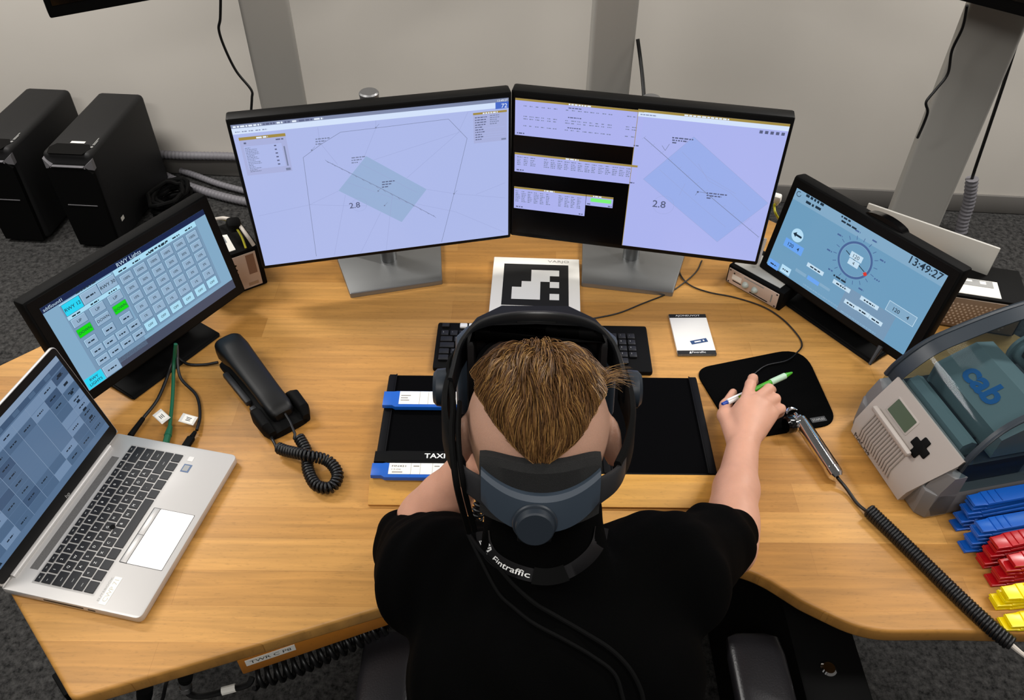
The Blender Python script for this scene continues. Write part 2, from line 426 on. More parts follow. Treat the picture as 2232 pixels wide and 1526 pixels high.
lb.text('TWR C P8', .011, INK, T(.048, -.0080, .692) @ Matrix.Rotation(rad(90), 4, 'X'), fit=.062)
o = lb.build('rail_label', desk, I @ Ml); o['label'] = 'small white label on the rail'
bp = px(430, 1462, .69)
br = MB().box((.05, .002, .02), (0, 0, 0), .0008, m=ALU).box((.05, .02, .002), (0, .009, .0105), .0005, m=ALU).cyl((.015, -.0018, 0), (.015, .0012, 0), .004, BLK)
br.build('cable_bracket', desk, I @ FR((bp[0], bp[1] + .012, .695), yr))['label'] = 'small bare metal bracket'
for (x, y) in ((-.86, 1.02), (-.28, 1.70), (.28, 1.70), (.92, 1.20)):
    MB().box((.09, .06, .69), (0, 0, .36), .006, m=BLKM).box((.5, .07, .03), (0, 0, .016), .004, m=BLKM).build('leg', desk, I @ FR((x, y, 0), 45 if x < 0 else -45))
MB().box((.78, .02, .06), (0, 0, .676), .004, m=BLKM).build('cross_beam', desk, I @ FR((0, 1.70, 0)))
# dark pedestal under the right front curve
p0 = px(1882, 1450, .56); pl = px(1738, 1450, .56)
ped = thing('pedestal', FR(((p0[0] + pl[0]) / 2, p0[1] + .13, 0)), 'black steel pedestal under the desk at the right front, with a chrome lock', 'cabinet')
MB().box((p0[0] - pl[0], .44, .555), (0, .02, .2825), .006, m=BLKM).build('body', ped); q_ = px(1805, 1460, .56) - np.array(ped.location)
MB().lathe([(.0, 0), (.0135, 0), (.0135, .004), (.010, .0075), (.004, .0085), (0, .0085)], CHROME, M=T(q_[0], q_[1], .5603)).build('lock', ped)['label'] = 'round chrome lock'
MB().lathe([(.0, 0), (.006, 0), (.006, .003), (0, .005)], CHROME, M=T(-.03, .12, .5603)).build('screw', ped)

# ------------------------------------------------------------ desktop monitors
EM = lambda n, h: mat(n, '020202', .22, spec=.25, emit=h)
S_BG = EM('screen_pale_blue', 'adb9e9'); S_BG2 = EM('screen_lilac', 'acb4ee'); S_HI = EM('screen_menu_bar', 'd3e2fb'); S_BAR = EM('screen_grey_bar', '7f89a8')
S_AREA = EM('screen_zone_teal', '98b0d6'); S_AREA2 = EM('screen_zone_blue', '9aaeea'); S_LN = EM('screen_line', '98a2cf'); S_LN2 = EM('screen_line_dark', '76809f'); S_INK = EM('screen_ink', '596080')
S_GOLD = EM('screen_title_gold', 'a08a45'); S_WIN = EM('screen_window', 'a8b0dc'); S_WIN2 = EM('screen_list_window', 'adb2ee'); S_NAVY = EM('screen_badge_blue', '4a6cc8'); S_WHT = EM('screen_white', 'e8f2ff'); S_GRN = EM('screen_green', '7df27a'); S_OFF = EM('screen_black', '020203')
def monitor(M, W, H, sw, sh, z, tilt, base, label, draw, neck):
    t = thing('desktop_monitor', M, label, 'monitor', 'pair of desktop monitors')
    Mp = T(0, 0, z) @ Matrix.Rotation(rad(90 - tilt), 4, 'X')     # panel space: x right, y up, z to viewer
    MB().box((W, H + .008, .032), (0, .000, -.018), .005, m=BEZ).box((W * .7, H * .6, .012), (0, 0, -.038), .004, m=BLKM).build('housing', t, Mp)
    k = .597 / sw; s = Scr(); draw(s, M @ Mp @ T(0, 0, .0004) @ Matrix.Scale(1 / k, 4), sw * k, sh * k); s.v = [(p[0] / k, p[1] / k, p[2]) for p in s.v]
    s.build('display', t, Mp @ T(0, 0, .0004), smooth=None)
    b = MB(); b.prism(fillet([tuple(p) for p in base], .004), .0005, .012, STAND, .002, seg=2); b.build('stand_base', t)
    nm = MB(); nm.tube([(0, .095, .012), (0, .095, min(z + .12, neck))], .019, STAND, 24)
    nm.box((.08, .04, .08), (0, .064, z), .006, m=BLKM).build('stand_neck', t)
    MB().lathe([(0, 0), (.0195, 0), (.0195, .004), (.017, .007), (.0, .007)], ALU, 28, T(0, .095, neck)).tube([(0, .095, z + .05), (0, .095, neck)], .0188, STAND, 24).build('neck_cap', t)
    return t
def sc(M):
    return lambda u, v: onplane(u, v, M)
def z1(x, y): return 480 + x / 3.317, 190 + y / 3.317
def z2(x, y): return 1100 + x / 3.178, 180 + y / 3.178
def drawL(s, M, w, h):
    g = sc(M); q = lambda x, y: g(*z1(x, y))
    s.rect(-w / 2, -h / 2, w / 2, h / 2, S_BG, 0)
    s.rect(-w / 2, h / 2 - .0085, w / 2, h / 2, S_BAR, 1); s.rect(-w / 2, h / 2 - .022, w / 2, h / 2 - .0085, S_HI, 1)
    X = -w / 2 + .004
    for k, l in enumerate((.058, .024, .012, .012, .01, .028, .02)):
        s.smudge(X, h / 2 - .0068, l, .005, S_WHT if k % 2 == 0 else S_INK, 2); X += l + .004
    for k in range(5): s.smudge(-w / 2 + .006 + k * .014, h / 2 - .018, .01, .003, S_BAR, 2)
    s.rect(w / 2 - .03, h / 2 - .024, w / 2, h / 2 - .008, S_NAVY, 2); s.tx('72', w / 2 - .010, h / 2 - .017, .014, S_WHT, 3, 0)
    s.tx('13:49:27', w / 2 - .014, h / 2 - .0045, .007, S_WHT, 3)
    s.poly([q(1055, 498), q(1492, 738), q(1312, 975), q(855, 748)], S_AREA, 2)
    def path(P, wdt, m, k=3):
        P = [q(*p) for p in P]
        for a, b in zip(P, P[1:]): s.line(a, b, wdt, m, k)
    path([(695, 1222), (645, 850), (600, 508), (725, 415), (870, 325), (1125, 295), (1650, 230), (1785, 370), (1690, 770), (1600, 1120)], .0009, S_LN2)
    for P in ([(1125, 240), (1125, 295), (1045, 495)], [(1110, 525), (1745, 320)], [(1350, 655), (1720, 330), (1790, 180)], [(1490, 738), (1700, 770), (2060, 800)], [(1850, 775), (2060, 690)],
              [(1425, 845), (1700, 900), (2060, 1050)], [(855, 750), (645, 850), (280, 930)], [(905, 780), (825, 1215)], [(1160, 905), (1015, 1200)], [(1245, 770), (1200, 1180)], [(705, 290), (720, 400), (850, 560)], [(645, 850), (1060, 858)],
              [(920, 690), (1400, 850)], [(1000, 545), (1420, 760)]):
        path(P, .0006, S_LN)
    path([(770, 535), (930, 615), (1150, 725), (1430, 870), (1550, 935)], .0011, S_LN2, 4)
    for i in range(16):
        t = i / 15; a = q(770 + 780 * t, 535 + 400 * t); s.line((a[0] - .003, a[1] + .004), (a[0] + .003, a[1] - .004), .0007, S_LN2, 4)
    cc = q(1005, 850); s.ring(cc, .017, .0005, S_LN, 3); c2 = q(972, 852); s.tx('2.8', c2[0], c2[1], .021, S_INK, 4, bold=.01)
    for (x, y, n) in ((690, 380, 3), (950, 515, 3), (1170, 690, 3)):
        for k in range(n): a = q(x, y + 18 * k); s.smudge(a[0], a[1], .03 - .008 * k, .0035, S_LN2 if x != 1170 else S_INK, 4, 0)
    for (x, y) in ((662, 455), (1142, 750), (1188, 855), (1125, 292), (1690, 770)):
        a = q(x, y); s.rect(a[0] - .0016, a[1] - .0016, a[0] + .0016, a[1] + .0016, S_LN2, 4)
        s.line(a, (a[0] + .008, a[1] + .008), .0006, S_LN2, 4)
    a = q(103, 360); b = q(483, 605); x0, y0, x1, y1 = -w / 2 + .010, h / 2 - .030, -w / 2 + .107, h / 2 - .122
    s.rect(x0, y1, x1, y0, S_WIN, 2); s.rect(x0, y0 - .007, x1, y0, S_GOLD, 3); s.smudge(x0 + .036, y0 - .0058, .024, .005, S_WHT, 4)
    s.rect(x0 + .006, y1 + .014, x1 - .012, y0 - .022, S_BG, 3)
    for k in range(16): s.smudge(x0 + .008, y0 - .027 - k * .0038, random.uniform(.010, .028), .0022, S_LN2, 4)
    for k, l in enumerate((.014, .005, .006, .008, .012, .007)): s.smudge(x1 - .028, y0 - .028 - k * .009, .005, .004, S_INK, 4)
    s.rect(x1 - .009, y1 + .014, x1 - .006, y0 - .03, S_LN2, 4); s.rect(x1 - .013, y1 + .003, x1 - .003, y1 + .009, S_LN2, 4); s.smudge(x1 - .022, y0 - .014, .016, .004, S_INK, 4); s.smudge(x0 + .008, y0 - .016, .005, .005, S_INK, 4)
    x0, y0, x1, y1 = w / 2 - .081, h / 2 - .028, w / 2 - .004, h / 2 - .103
    s.rect(x0, y1, x1, y0, S_WIN, 2); s.rect(x0, y0 - .005, x1, y0, S_GOLD, 3); s.smudge(x0 + .022, y0 - .0045, .034, .004, S_WHT, 4)
    for k in range(10):
        s.smudge(x0 + .004, y0 - .013 - k * .006, random.uniform(.012, .03), .003, S_INK, 4)
        if k < 5: s.smudge(x0 + .038, y0 - .011 - k * .005, random.uniform(.012, .022), .0028, S_LN2, 4)
        if k in (4, 6, 7, 8): s.rect(x0 + .003, y0 - .0158 - k * .006, x1 - .004, y0 - .0152 - k * .006, S_BG, 4)
    s.rect(x1 - .013, y1 + .002, x1 - .002, y1 + .006, S_LN2, 4)
def drawR(s, M, w, h):
    g = sc(M); q = lambda x, y: g(*z2(x, y))
    s.rect(-w / 2, -h / 2, w / 2, h / 2, S_OFF, 0)
    xs = -w / 2 + w * .4605
    s.rect(xs, -h / 2, w / 2, h / 2, S_BG2, 1); s.rect(xs, h / 2 - .006, w / 2, h / 2, S_GOLD, 2); s.rect(xs, h / 2 - .017, w / 2, h / 2 - .006, S_HI, 2)
    s.smudge(xs + .10, h / 2 - .0052, .095, .0042, S_WHT, 3); s.smudge(xs + .006, h / 2 - .013, .035, .003, S_BAR, 3)
    s.rect(xs, -h / 2, xs + .0012, h / 2, S_GOLD, 3)
    for k in range(5): s.rect(w / 2 - .006 - k * .0115, h / 2 - .028, w / 2 - .013 - k * .0115, h / 2 - .021, S_INK, 3)
    s.poly([q(1310, 375), q(1825, 835), q(1472, 1103), q(960, 668)], S_AREA2, 2)
    def path(P, wdt, m, k=3):
        P = [q(*p) for p in P]
        for a, b in zip(P, P[1:]): s.line(a, b, wdt, m, k)
    path([(1310, 375), (1825, 835), (1472, 1103), (960, 668), (1310, 375)], .0006, S_LN, 3)
    path([(965, 380), (1130, 525), (1390, 760), (1610, 945), (1760, 1070)], .0012, S_LN2, 4)
    for P in ([(1070, 600), (1350, 850), (1530, 1000)], [(1230, 480), (1400, 650), (1600, 770)], [(1340, 560), (1410, 680), (1560, 760), (1700, 890)], [(1210, 780), (1250, 700)], [(1620, 1000), (1700, 940)]):
        path(P, .0006, S_LN)
    for i in range(14):
        t = i / 13; a = q(965 + 795 * t, 380 + 690 * t); s.line((a[0] - .004, a[1] - .004), (a[0] + .004, a[1] + .004), .0007, S_LN, 4)
    path([(1090, 435), (1112, 470), (1142, 425)], .001, S_LN2, 4); path([(1320, 780), (1340, 755), (1400, 765)], .001, S_LN2, 4)
    a = q(1338, 757); s.rect(a[0] - .002, a[1] - .002, a[0] + .002, a[1] + .002, S_INK, 4)
    for (x, y) in ((1160, 385), (1398, 768)):
        for k, l in enumerate((.046, .034, .009)): a = q(x, y + 17 * k); s.smudge(a[0], a[1], l, .0042, S_INK, 4)
    cc = q(1100, 848); s.ring(cc, .024, .0005, S_LN, 3); c2 = q(1070, 840); s.tx('2.8', c2[0], c2[1], .026, S_INK, 4, bold=.01)
    def win(p0, p1, rows, cols, title, heads=()):
        a = q(*p0); b = q(*p1); x0, y0, x1, y1 = max(a[0], -w / 2 + .002), a[1], b[0], b[1]
        W = x1 - x0; s.rect(x0, y1, x1, y0, S_WIN2, 1); s.rect(x0, y0 - .005, x1, y0, S_GOLD, 2); s.smudge(x0 + W * .42, y0 - .0045, title, .0042, S_WHT, 3)
        for c in range(cols):
            if random.random() < .12: continue
            xx = x0 + W * (.02 + .95 * c / cols)
            for r in rows: s.smudge(xx, y0 - r, W / cols * random.uniform(.4, .75), .0028, S_LN2, 3)
        for r in heads: s.smudge(x0 + W * .42, y0 - r, .03, .0032, S_INK, 3)
        s.smudge(x0 + .005, y1 + .004, .017, .004, S_INK, 3); s.smudge(x1 - .014, y1 + .003, .011, .004, S_INK, 3)
    win((74, 105), (935, 452), (.018, .043, .049, .066), 20, .05, (.0125, .035, .060))
    win((70, 482), (905, 708), (.012, .018, .0225, .027, .0315), 17, .03)
    win((66, 718), (552, 925), (.013, .0185, .023, .0275, .032, .0365, .041), 11, .025)
    a = q(567, 775); b = q(746, 870); s.rect(a[0], b[1], b[0], a[1], S_WIN2, 1); s.rect(a[0], a[1] - .005, b[0], a[1], S_GOLD, 2); s.smudge(a[0] + .016, a[1] - .0045, .02, .004, S_WHT, 3)
    s.rect(a[0] + .011, a[1] - .018, b[0] - .004, a[1] - .008, S_GRN, 3); s.smudge(a[0] + .003, b[1] + .003, .009, .004, S_INK, 3); s.smudge(b[0] - .011, b[1] + .002, .009, .004, S_INK, 3)
ML = FR((-.2632, 1.4263, .74), 13.17); MR = FR((.2539, 1.4417, .74), -10.98)
def base_of(M, pts, zz=.752):
    I = M.inverted(); return [(I @ Vector(px(u, v, zz)))[:2] for u, v in pts]
bl = base_of(ML, [(763, 641), (964, 611)]); bR = base_of(MR, [(1268, 616), (1467, 638)])
def basepoly(f):
    (x0, y0), (x1, y1) = f; yb = .15; return [(x0, y0), (x1, y1), (x1 + .022, yb), (x0 - .022, yb)]
monitor(ML, .532, .334, .518, .3194, 1.0043 - .74, .16, basepoly(bl), 'slim desktop monitor on the left showing a pale map with a tilted blue rectangle', drawL, .411)
monitor(MR, .532, .330, .518, .3120, 1.0066 - .74, .93, basepoly(bR), 'slim desktop monitor on the right showing list windows on black beside a map', drawR, .396)

# ------------------------------------------------------------ touchscreens
T_BG = EM('touch_pale_blue', '82a9c6'); T_BG2 = EM('touch_mid_blue', '6d9cbd'); T_BT = EM('touch_button', '93b0cb'); T_BS = EM('touch_button_edge', '50708f'); T_HL = EM('touch_button_light', 'a8d4ee'); T_OFF = EM('touch_off_button', 'a9dbf2')
T_PAN = EM('touch_panel', '7797b4'); T_NAVY = EM('touch_navy', '16254c'); T_CY = EM('touch_cyan', '28d3f2'); T_GR = EM('touch_green', '12d812'); T_INK = EM('touch_ink', '20303f'); T_DIM = EM('touch_dark_band', '474d61'); T_WHT = EM('touch_white', 'c4def0'); T_BLU = EM('touch_blue', '6aa4f0'); T_RED = EM('touch_red', 'd83a30'); T_RING = EM('touch_ring', '4a6596'); T_LT = EM('touch_light', 'b4dcf4')
def touch(name_label, M, tilt, z, w, h, bez, draw, stand_px, off):
    t = thing('touchscreen', M, name_label, 'touchscreen', 'pair of touchscreens')
    Mp = T(0, 0, z) @ Matrix.Rotation(rad(90 - tilt), 4, 'X')
    l, r, b, tp = bez; cx, cy = (r - l) / 2, (tp - b) / 2; W, H = w + l + r, h + b + tp
    MB().box((W, H, .034), (cx, cy, -.0172), .006, m=BLKM).box((W * .6, H * .6, .03), (0, 0, -.046), .012, m=BLKM).build('housing', t, Mp)
    MB().prism(rrect(W - .010, H - .010, .005, c=(cx, cy)), -.0004, .0004, BEZ).build('glass_front', t, Mp)
    s = Scr(); draw(s, M @ Mp @ T(0, 0, .0006), w, h); s.build('display', t, Mp @ T(0, 0, .0006), smooth=None)
    # wedge shaped foot
    I = M.inverted(); a = I @ Vector(px(*stand_px[0], .742)); c = I @ Vector(px(*stand_px[1], .742))
    x0, x1, yf = min(a.x, c.x), max(a.x, c.x), (a.y + c.y) / 2
    v = [(x0, yf, .0006), (x1, yf, .0006), (x1, .11, .0006), (x0, .11, .0006), (x0, yf + .004, .010), (x1, yf + .004, .010), (x1, .10, .018), (x0, .10, .018)]
    bm = bmesh.new(); V = [bm.verts.new(p) for p in v]
    for q in ((0, 3, 2, 1), (4, 5, 6, 7), (0, 1, 5, 4), (1, 2, 6, 5), (2, 3, 7, 6), (3, 0, 4, 7)): bm.faces.new([V[i] for i in q])
    bmesh.ops.bevel(bm, geom=bm.edges[:], offset=.003, segments=2, affect='EDGES')
    MB().bm(bm, BLKM).build('stand_foot', t)
    xm = (x0 + x1) / 2; sx = (x1 - x0) * .72
    prof = [(.040, .012), (.042, .05), (.045, z), (.060, z + .02), (.085, .08), (.095, .016)]
    MB().loft([[(xm + e * sx / 2, y, zz) for y, zz in prof] for e in (-1, 1)], BLKM).build('stand_neck', t)
    return t, Mp
def zt(x, y): return x / 3.052, 400 + y / 3.052
def drawTL(s, M, w, h):
    g = sc(M); q = lambda x, y: Vector(g(*zt(x, y)))
    s.rect(-w / 2, -h / 2, w / 2, h / 2, T_BG, 0)
    s.rect(-w / 2, h / 2 - .011, w / 2, h / 2, T_NAVY, 1); s.tx('RWY Lights', .0, h / 2 - .0058, .011, T_WHT, 2); s.tx('addSound1', -w / 2 + .003, h / 2 - .0058, .0085, T_WHT, 2, align=0)
    s.rect(-w / 2 + .072, -h / 2, w / 2, -h / 2 + .020, T_DIM, 1)
    def btn(c, bw, bh, m, t, ink=T_INK, ts=.0075, k=3):
        s.rect(c.x - bw / 2 - .0008, c.y - bh / 2 - .001, c.x + bw / 2 + .001, c.y + bh / 2 + .0006, T_BS, k)
        s.rect(c.x - bw / 2, c.y - bh / 2, c.x + bw / 2, c.y + bh / 2, T_LT if m in (T_BT,) else m, k + 1)
        s.rect(c.x - bw / 2 + .0009, c.y - bh / 2, c.x + bw / 2, c.y + bh / 2 - .0009, m, k + 2)
        if t == '~': s.smudge(c.x - bw * .28, c.y - .002, bw * .56, .0036, ink, k + 3)
        elif t: s.tx(t, c.x, c.y, ts, ink, k + 3, bold=.01)
    a, b, c = q(842, 625), q(1275, 347), q(1003, 935)
    ux = (b - a).x / 5; uy = (c - a).y / 5
    x0, x1, y1, y0 = a.x - ux * .62, b.x + ux * .60, min(a.y - uy * 1.35, h / 2 - .0122), c.y + uy * .62
    s.rect(x0, y0, x1, y1, T_PAN, 1); s.rect(x0 + .001, a.y - uy * .62, x1 - .001, y1 + .001, T_OFF, 2)
    s.smudge(a.x + ux * 1.9, y1 - .006, .045, .0042, T_INK, 4)
    for i in range(6):
        s.smudge(a.x + ux * (i - .3), a.y - uy * .74, ux * .55, .0036, T_INK, 4)
        for j, tt in enumerate(('100%', '30%', '10%', '3%', '1%', 'OFF')):
            btn(Vector((a.x + ux * i, a.y + uy * j)), ux * .80, abs(uy) * .80, T_OFF if j == 5 else T_BT, tt, ts=.0068)
    # left block
    p, p1, p2 = q(482, 815), q(595, 740), q(712, 665); dx = (p2 - p).x / 2
    pt = min(p.y + .024, h / 2 - .0122)
    s.rect(p.x - dx * .56, q(900, 1010).y - .030, x0 - .003, pt, T_PAN, 1)
    s.rect(p.x - dx * .55, p.y + .012, x0 - .0035, pt - .0006, T_OFF, 2); s.smudge(p1.x - .02, p.y + .015, .04, .004, T_INK, 3)
    btn(p, dx * .95, .0225, T_CY, 'RWY 12', ts=.009); btn(Vector((p.x + dx, p.y)), dx * .95, .0215, T_BT, '~'); btn(Vector((p.x + 2 * dx, p.y)), dx * .95, .0215, T_BT, 'RWY 30', ts=.009)
    a = q(527, 910); r1 = q(563, 970); r4 = q(660, 1175); b = q(765, 755); cx = (b - a).x / 2; ry = (r4 - a).y / 4
    s.rect(a.x - cx * .42, a.y + .0095, a.x + 2.44 * cx, a.y + .0175, T_OFF, 2)
    for i in range(3): s.smudge(a.x + cx * (i - .2), a.y + .0115, cx * .45, .0036, T_INK, 3)
    for i in range(3):
        btn(Vector((a.x + cx * i, a.y)), cx * .74, .0165, T_BT, 'UP', ts=.0075)
        btn(Vector((a.x + cx * i, a.y + ry)), cx * .74, .0165, T_BT if i == 1 else T_GR, 'DOWN', ts=.0075)
        btn(Vector((a.x + cx * i, a.y + 2.1 * ry)), cx * .62, .016, T_BT, '~')
    for i in range(4):
        for j in (3.12, 4.1): btn(Vector((a.x + cx * .71 * i + .002, a.y + ry * j)), cx * .64, .0155, T_BT, '~')
    s.rect(-w / 2 + .001, -h / 2 + .001, -w / 2 + .037, -h / 2 + .024, T_CY, 2); s.tx('RWY', -w / 2 + .019, -h / 2 + .017, .008, T_INK, 3, bold=.01); s.tx('LIGHTS', -w / 2 + .019, -h / 2 + .008, .008, T_INK, 3, bold=.01)
    btn(Vector((-w / 2 + .0555, -h / 2 + .0125)), .033, .022, T_BT, '~')
def z7(x, y): return 1560 + x / 3.179, 360 + y / 3.179
def drawTR(s, M, w, h):
    g = sc(M); q = lambda x, y: Vector(g(*z7(x, y)))
    s.rect(-w / 2, -h / 2, w / 2, h / 2, T_BG2, 0); s.rect(-w / 2, h / 2 - .024, w / 2, h / 2, T_BG, 1)
    c = q(965, 660); r = abs((q(1072, 690) - c).length)
    s.ring(c, r, .0045, T_RING, 3, 48); s.ring(c, r * .97, .001, T_BG, 3, 48)
    for i in range(18):
        a = rad(10 + i * 20); u = Vector((math.cos(a), math.sin(a)))
        s.line(c + u * (r + .008), c + u * (r + .016), .0012, T_RING, 3)
        if i % 2: p = c + u * (r + .025); s.smudge(p.x - .006, p.y - .002, .012, .0042, T_RING, 3)
    p = q(905, 590); p2 = q(1030, 740); s.line(p, p2, .0016, T_INK, 4)
    e = q(1035, 755); s.poly([(e.x - .005, e.y), (e.x, e.y - .005), (e.x + .005, e.y), (e.x, e.y + .005)], T_RED, 5)
    s.rect(c.x - .014, c.y + .001, c.x + .014, c.y + .014, T_WHT, 5); s.tx('120', c.x, c.y + .0075, .011, T_INK, 6); s.rect(c.x - .012, c.y - .013, c.x + .012, c.y - .0005, T_WHT, 5); s.tx('4', c.x, c.y - .0065, .010, T_INK, 6)
    p = q(1460, 715); s.tx('13:49:27', p.x, p.y, .021, T_INK, 4, bold=.012)
    p = q(578, 200); s.ring(p, .0045, .0013, T_INK, 3, 24, 60, 360)
    for (x, y, l, hh) in ((690, 240, .045, .007), (655, 265, .02, .007), (715, 297, .016, .007), (905, 370, .022, .005), (925, 412, .036, .005), (860, 785, .03, .005)):
        p = q(x, y); s.smudge(p.x - l / 2, p.y - hh / 2, l, hh, T_INK, 4)
    p = q(567, 487); s.poly([(p.x + .0145 * math.cos(rad(a)), p.y + .0145 * math.sin(rad(a))) for a in range(0, 360, 12)], T_LT, 3)
    s.rect(p.x - .004, p.y - .0022, p.x + .011, p.y + .0022, T_INK, 4); s.poly([(p.x - .011, p.y), (p.x - .003, p.y - .006), (p.x - .003, p.y + .006)], T_INK, 4)
    def bx(x, y, bw, bh, m, t=None, ts=.009, k=3):
        p = q(x, y); s.rect(p.x - bw / 2, p.y - bh / 2, p.x + bw / 2, p.y + bh / 2, m, k)
        if t == '~': s.smudge(p.x - bw * .3, p.y - .002, bw * .6, .004, T_INK, k + 1)
        elif t: s.tx(t, p.x, p.y, ts, T_INK, k + 1, bold=.01)
    bx(540, 565, .048, .019, T_BLU, '120   4', .011)
    bx(402, 687, .028, .017, T_BLU, '~'); bx(484, 727, .025, .017, T_LT, '~')
    bx(690, 720, .042, .009, T_WHT, '~'); bx(872, 838, .042, .009, T_WHT, '~'); bx(1065, 955, .042, .009, T_WHT, '~')
    p = q(1025, 1010); s.rect(p.x - .052, max(p.y - .050, -h / 2), p.x + .062, p.y + .026, T_PAN, 2)
    for (x, y) in ((935, 965), (1020, 1018), (1108, 1078)): bx(x, y, .030, .009, T_WHT, '~')
    bx(590, 745, .028, .007, T_BG, None); bx(675, 800, .030, .009, T_BLU, None); bx(755, 845, .026, .006, T_BG, None)
    p = q(1285, 1028); s.rect(p.x - .031, p.y - .011, p.x + .031, p.y + .011, T_WHT, 3); s.rect(p.x - .030, p.y - .010, p.x + .030, p.y + .010, T_BG, 4); s.tx('120     4', p.x, p.y, .011, T_INK, 5, bold=.01)
    for (x, y, l) in ((610, 815, .09), (870, 1000, .085)): p = q(x, y); s.smudge(p.x, p.y - .004, l, .0035, T_BG, 3)
MTL = FR((-.6855, 1.1932, .74), 57.66); MTR = FR((.6669, 1.3070, .74), -55.04)
touch('black touchscreen on the left showing a grid of runway light buttons', MTL, 10.69, .9024 - .74, .356, .1828, (.021, .021, .023, .023), drawTL, ((485, 733), (290, 873)), 0)
ttr, _ = touch('black touchscreen on the right showing a wind dial and the time', MTR, 10.85, .8968 - .74, .350, .1810, (.017, .021, .021, .022), drawTR, ((1700, 650), (1890, 800)), 0)
# webcam-like bump and stylus of the right one
Mp = T(0, 0, .8968 - .74) @ Matrix.Rotation(rad(90 - 10.85), 4, 'X')
MB().loft([[(-.045 + .09 * t, .1125 + .012 * math.sin(math.pi * min(1, max(0, t))) ** .5 - .002, z) for t in [i / 12 for i in range(13)]] + [(.045, .1095, z), (-.045, .1095, z)] for z in (-.03, -.008)], BLKG).build('camera_bump', ttr, Mp @ T(.02, 0, 0))
a = px(1895, 795, .77); b = px(1920, 755, .80)
st = thing('stylus_pen', FR(a), 'short grey stylus leaning on the foot of the right touchscreen', 'stylus')
MB().tube([(0, 0, 0)] + [tuple(Vector(b) - Vector(a))], [.003, .0055], DK, 10).build('barrel', st)

# ------------------------------------------------------------ boxes behind the touchscreens
# left: black box with perforated plate
def plate_holes(mb, x0, x1, z0, z1, nx, nz, r, y, m):
    for i in range(nx):
        for j in range(nz):
            x = x0 + (x1 - x0) * (i + .5 * (j % 2)) / nx; z = z0 + (z1 - z0) * j / nz
            mb.add([(x + r * math.cos(a), y, z + r * math.sin(a)) for a in [k * math.pi / 3 for k in range(6)]], [list(range(6))], m)
a = px(508, 562, .833); b = px(557, 545, .833); yb = math.degrees(math.atan2(b[1] - a[1], b[0] - a[0])); p = px(580.5, 619.5, .741)
MBX = FR((p[0], p[1], .74), yb)
bx1 = thing('equipment_box', MBX, 'black equipment box with a perforated beige plate, behind the left touchscreen', 'device')
MB().box((.135, .12, .104), (-.0625, .061, .0525), .004, m=BLKM).build('case', bx1)
f = MB().box((.090, .002, .088), (-.052, -.0012, .053), .0008, m=BEIGE); plate_holes(f, -.094, -.050, .022, .082, 5, 10, .0026, -.00235, BLK)
f.box((.022, .0006, .008), (-.026, -.0024, .018), m=mat('tan_sticker', 'a98c70', .6)).box((.018, .0006, .05), (-.021, -.0024, .068), m=mat('brown_sticker', '8a6a58', .6))
f.build('front_plate', bx1)['label'] = 'beige perforated front plate'
f = MB().prism([(-.088, .012), (-.042, .012), (-.038, .075), (-.070, .085)], .1046, .106, PAPER); f.prism([(-.082, .050), (-.048, .046), (-.047, .070), (-.068, .078)], .10605, .1062, mat('grey_print', '8d9296', .8))
f.build('top_label', bx1)['label'] = 'white label on top'
# cables with a black clamp over it
def cable(name, pts, r, m, label, cat='cable', n=8, sm=8, group=None):
    P = cr(pts, sm); o = np.array(pts[0]); t = MB().tube([p - o for p in P], r, m, n).build(name, None, T(*o), smooth=80)
    return tag(o=t, label=label, cat=cat, group=group)
YEL = mat('yellow_green_wire', 'b9b21f', .5); WHC = mat('white_cable_jacket', 'cfc6bc', .5)
cl = px(509, 490, .88)
cable('earth_wire', [px(470, 478, .86), px(490, 479, .885), cl, px(526, 515, .865), px(536, 541, .848)], .0024, YEL, 'thin yellow and green wire over the left equipment box')
cable('white_cable', [px(468, 478, .862), px(490, 476, .89), cl + np.array([.006, .004, .003]), px(538, 513, .87), px(553, 535, .848)], .0042, WHC, 'thick white cable curving over the left equipment box')
t = MB().box((.030, .026, .030), (0, 0, 0), .008, m=BLKM).build('cable_clamp', None, FR(cl, 20, 25, 10)); tag(t, 'small black clamp holding the yellow and white wires together', 'clamp')
# right front: low unit with a connector plate
a = px(1590, 578, .785); b = px(1700, 638, .785); yb = math.degrees(math.atan2(b[1] - a[1], b[0] - a[0])); p = px(1580, 613, .741)
bx2 = thing('connector_box', FR((p[0], p[1], .74), yb), 'low black box with a pale connector plate, below the right monitor corner', 'device')
MB().box((.142, .10, .048), (.071, .051, .0245), .003, m=BLKM).build('case', bx2)
MB().box((.118, .07, .001), (.066, .046, .0491), m=LGREY).build('top_panel', bx2)['label'] = 'light grey top panel'
f = MB().box((.128, .002, .038), (.069, -.0012, .0245), .0006, m=BEIGE)
for x, z in ((.009, .009), (.009, .04), (.129, .009), (.129, .04), (.02, .036)): f.cyl((x, -.0015, z), (x, -.0028, z), .002, DK, 10)
f.box((.024, .0006, .012), (.028, -.0024, .026), m=PAPER)
f.box((.05, .0006, .003), (.07, -.0024, .039), m=LEGG).box((.022, .0006, .0025), (.03, -.0024, .016), m=INK).box((.046, .0006, .0025), (.088, -.0024, .010), m=INK).box((.003, .0006, .02), (.118, -.0024, .024), m=INKG)
f.build('connector_plate', bx2)['label'] = 'pale plate with small connectors'
for x in (.052, .076):
    MB().lathe([(0, 0), (.008, 0), (.007, .004), (.0045, .008), (.003, .009), (0, .009)], mat('pale_connector', 'a8b0aa', .4), 14, T(x, -.0022, .022) @ Matrix.Rotation(rad(90), 4, 'X')).build('connector', bx2)
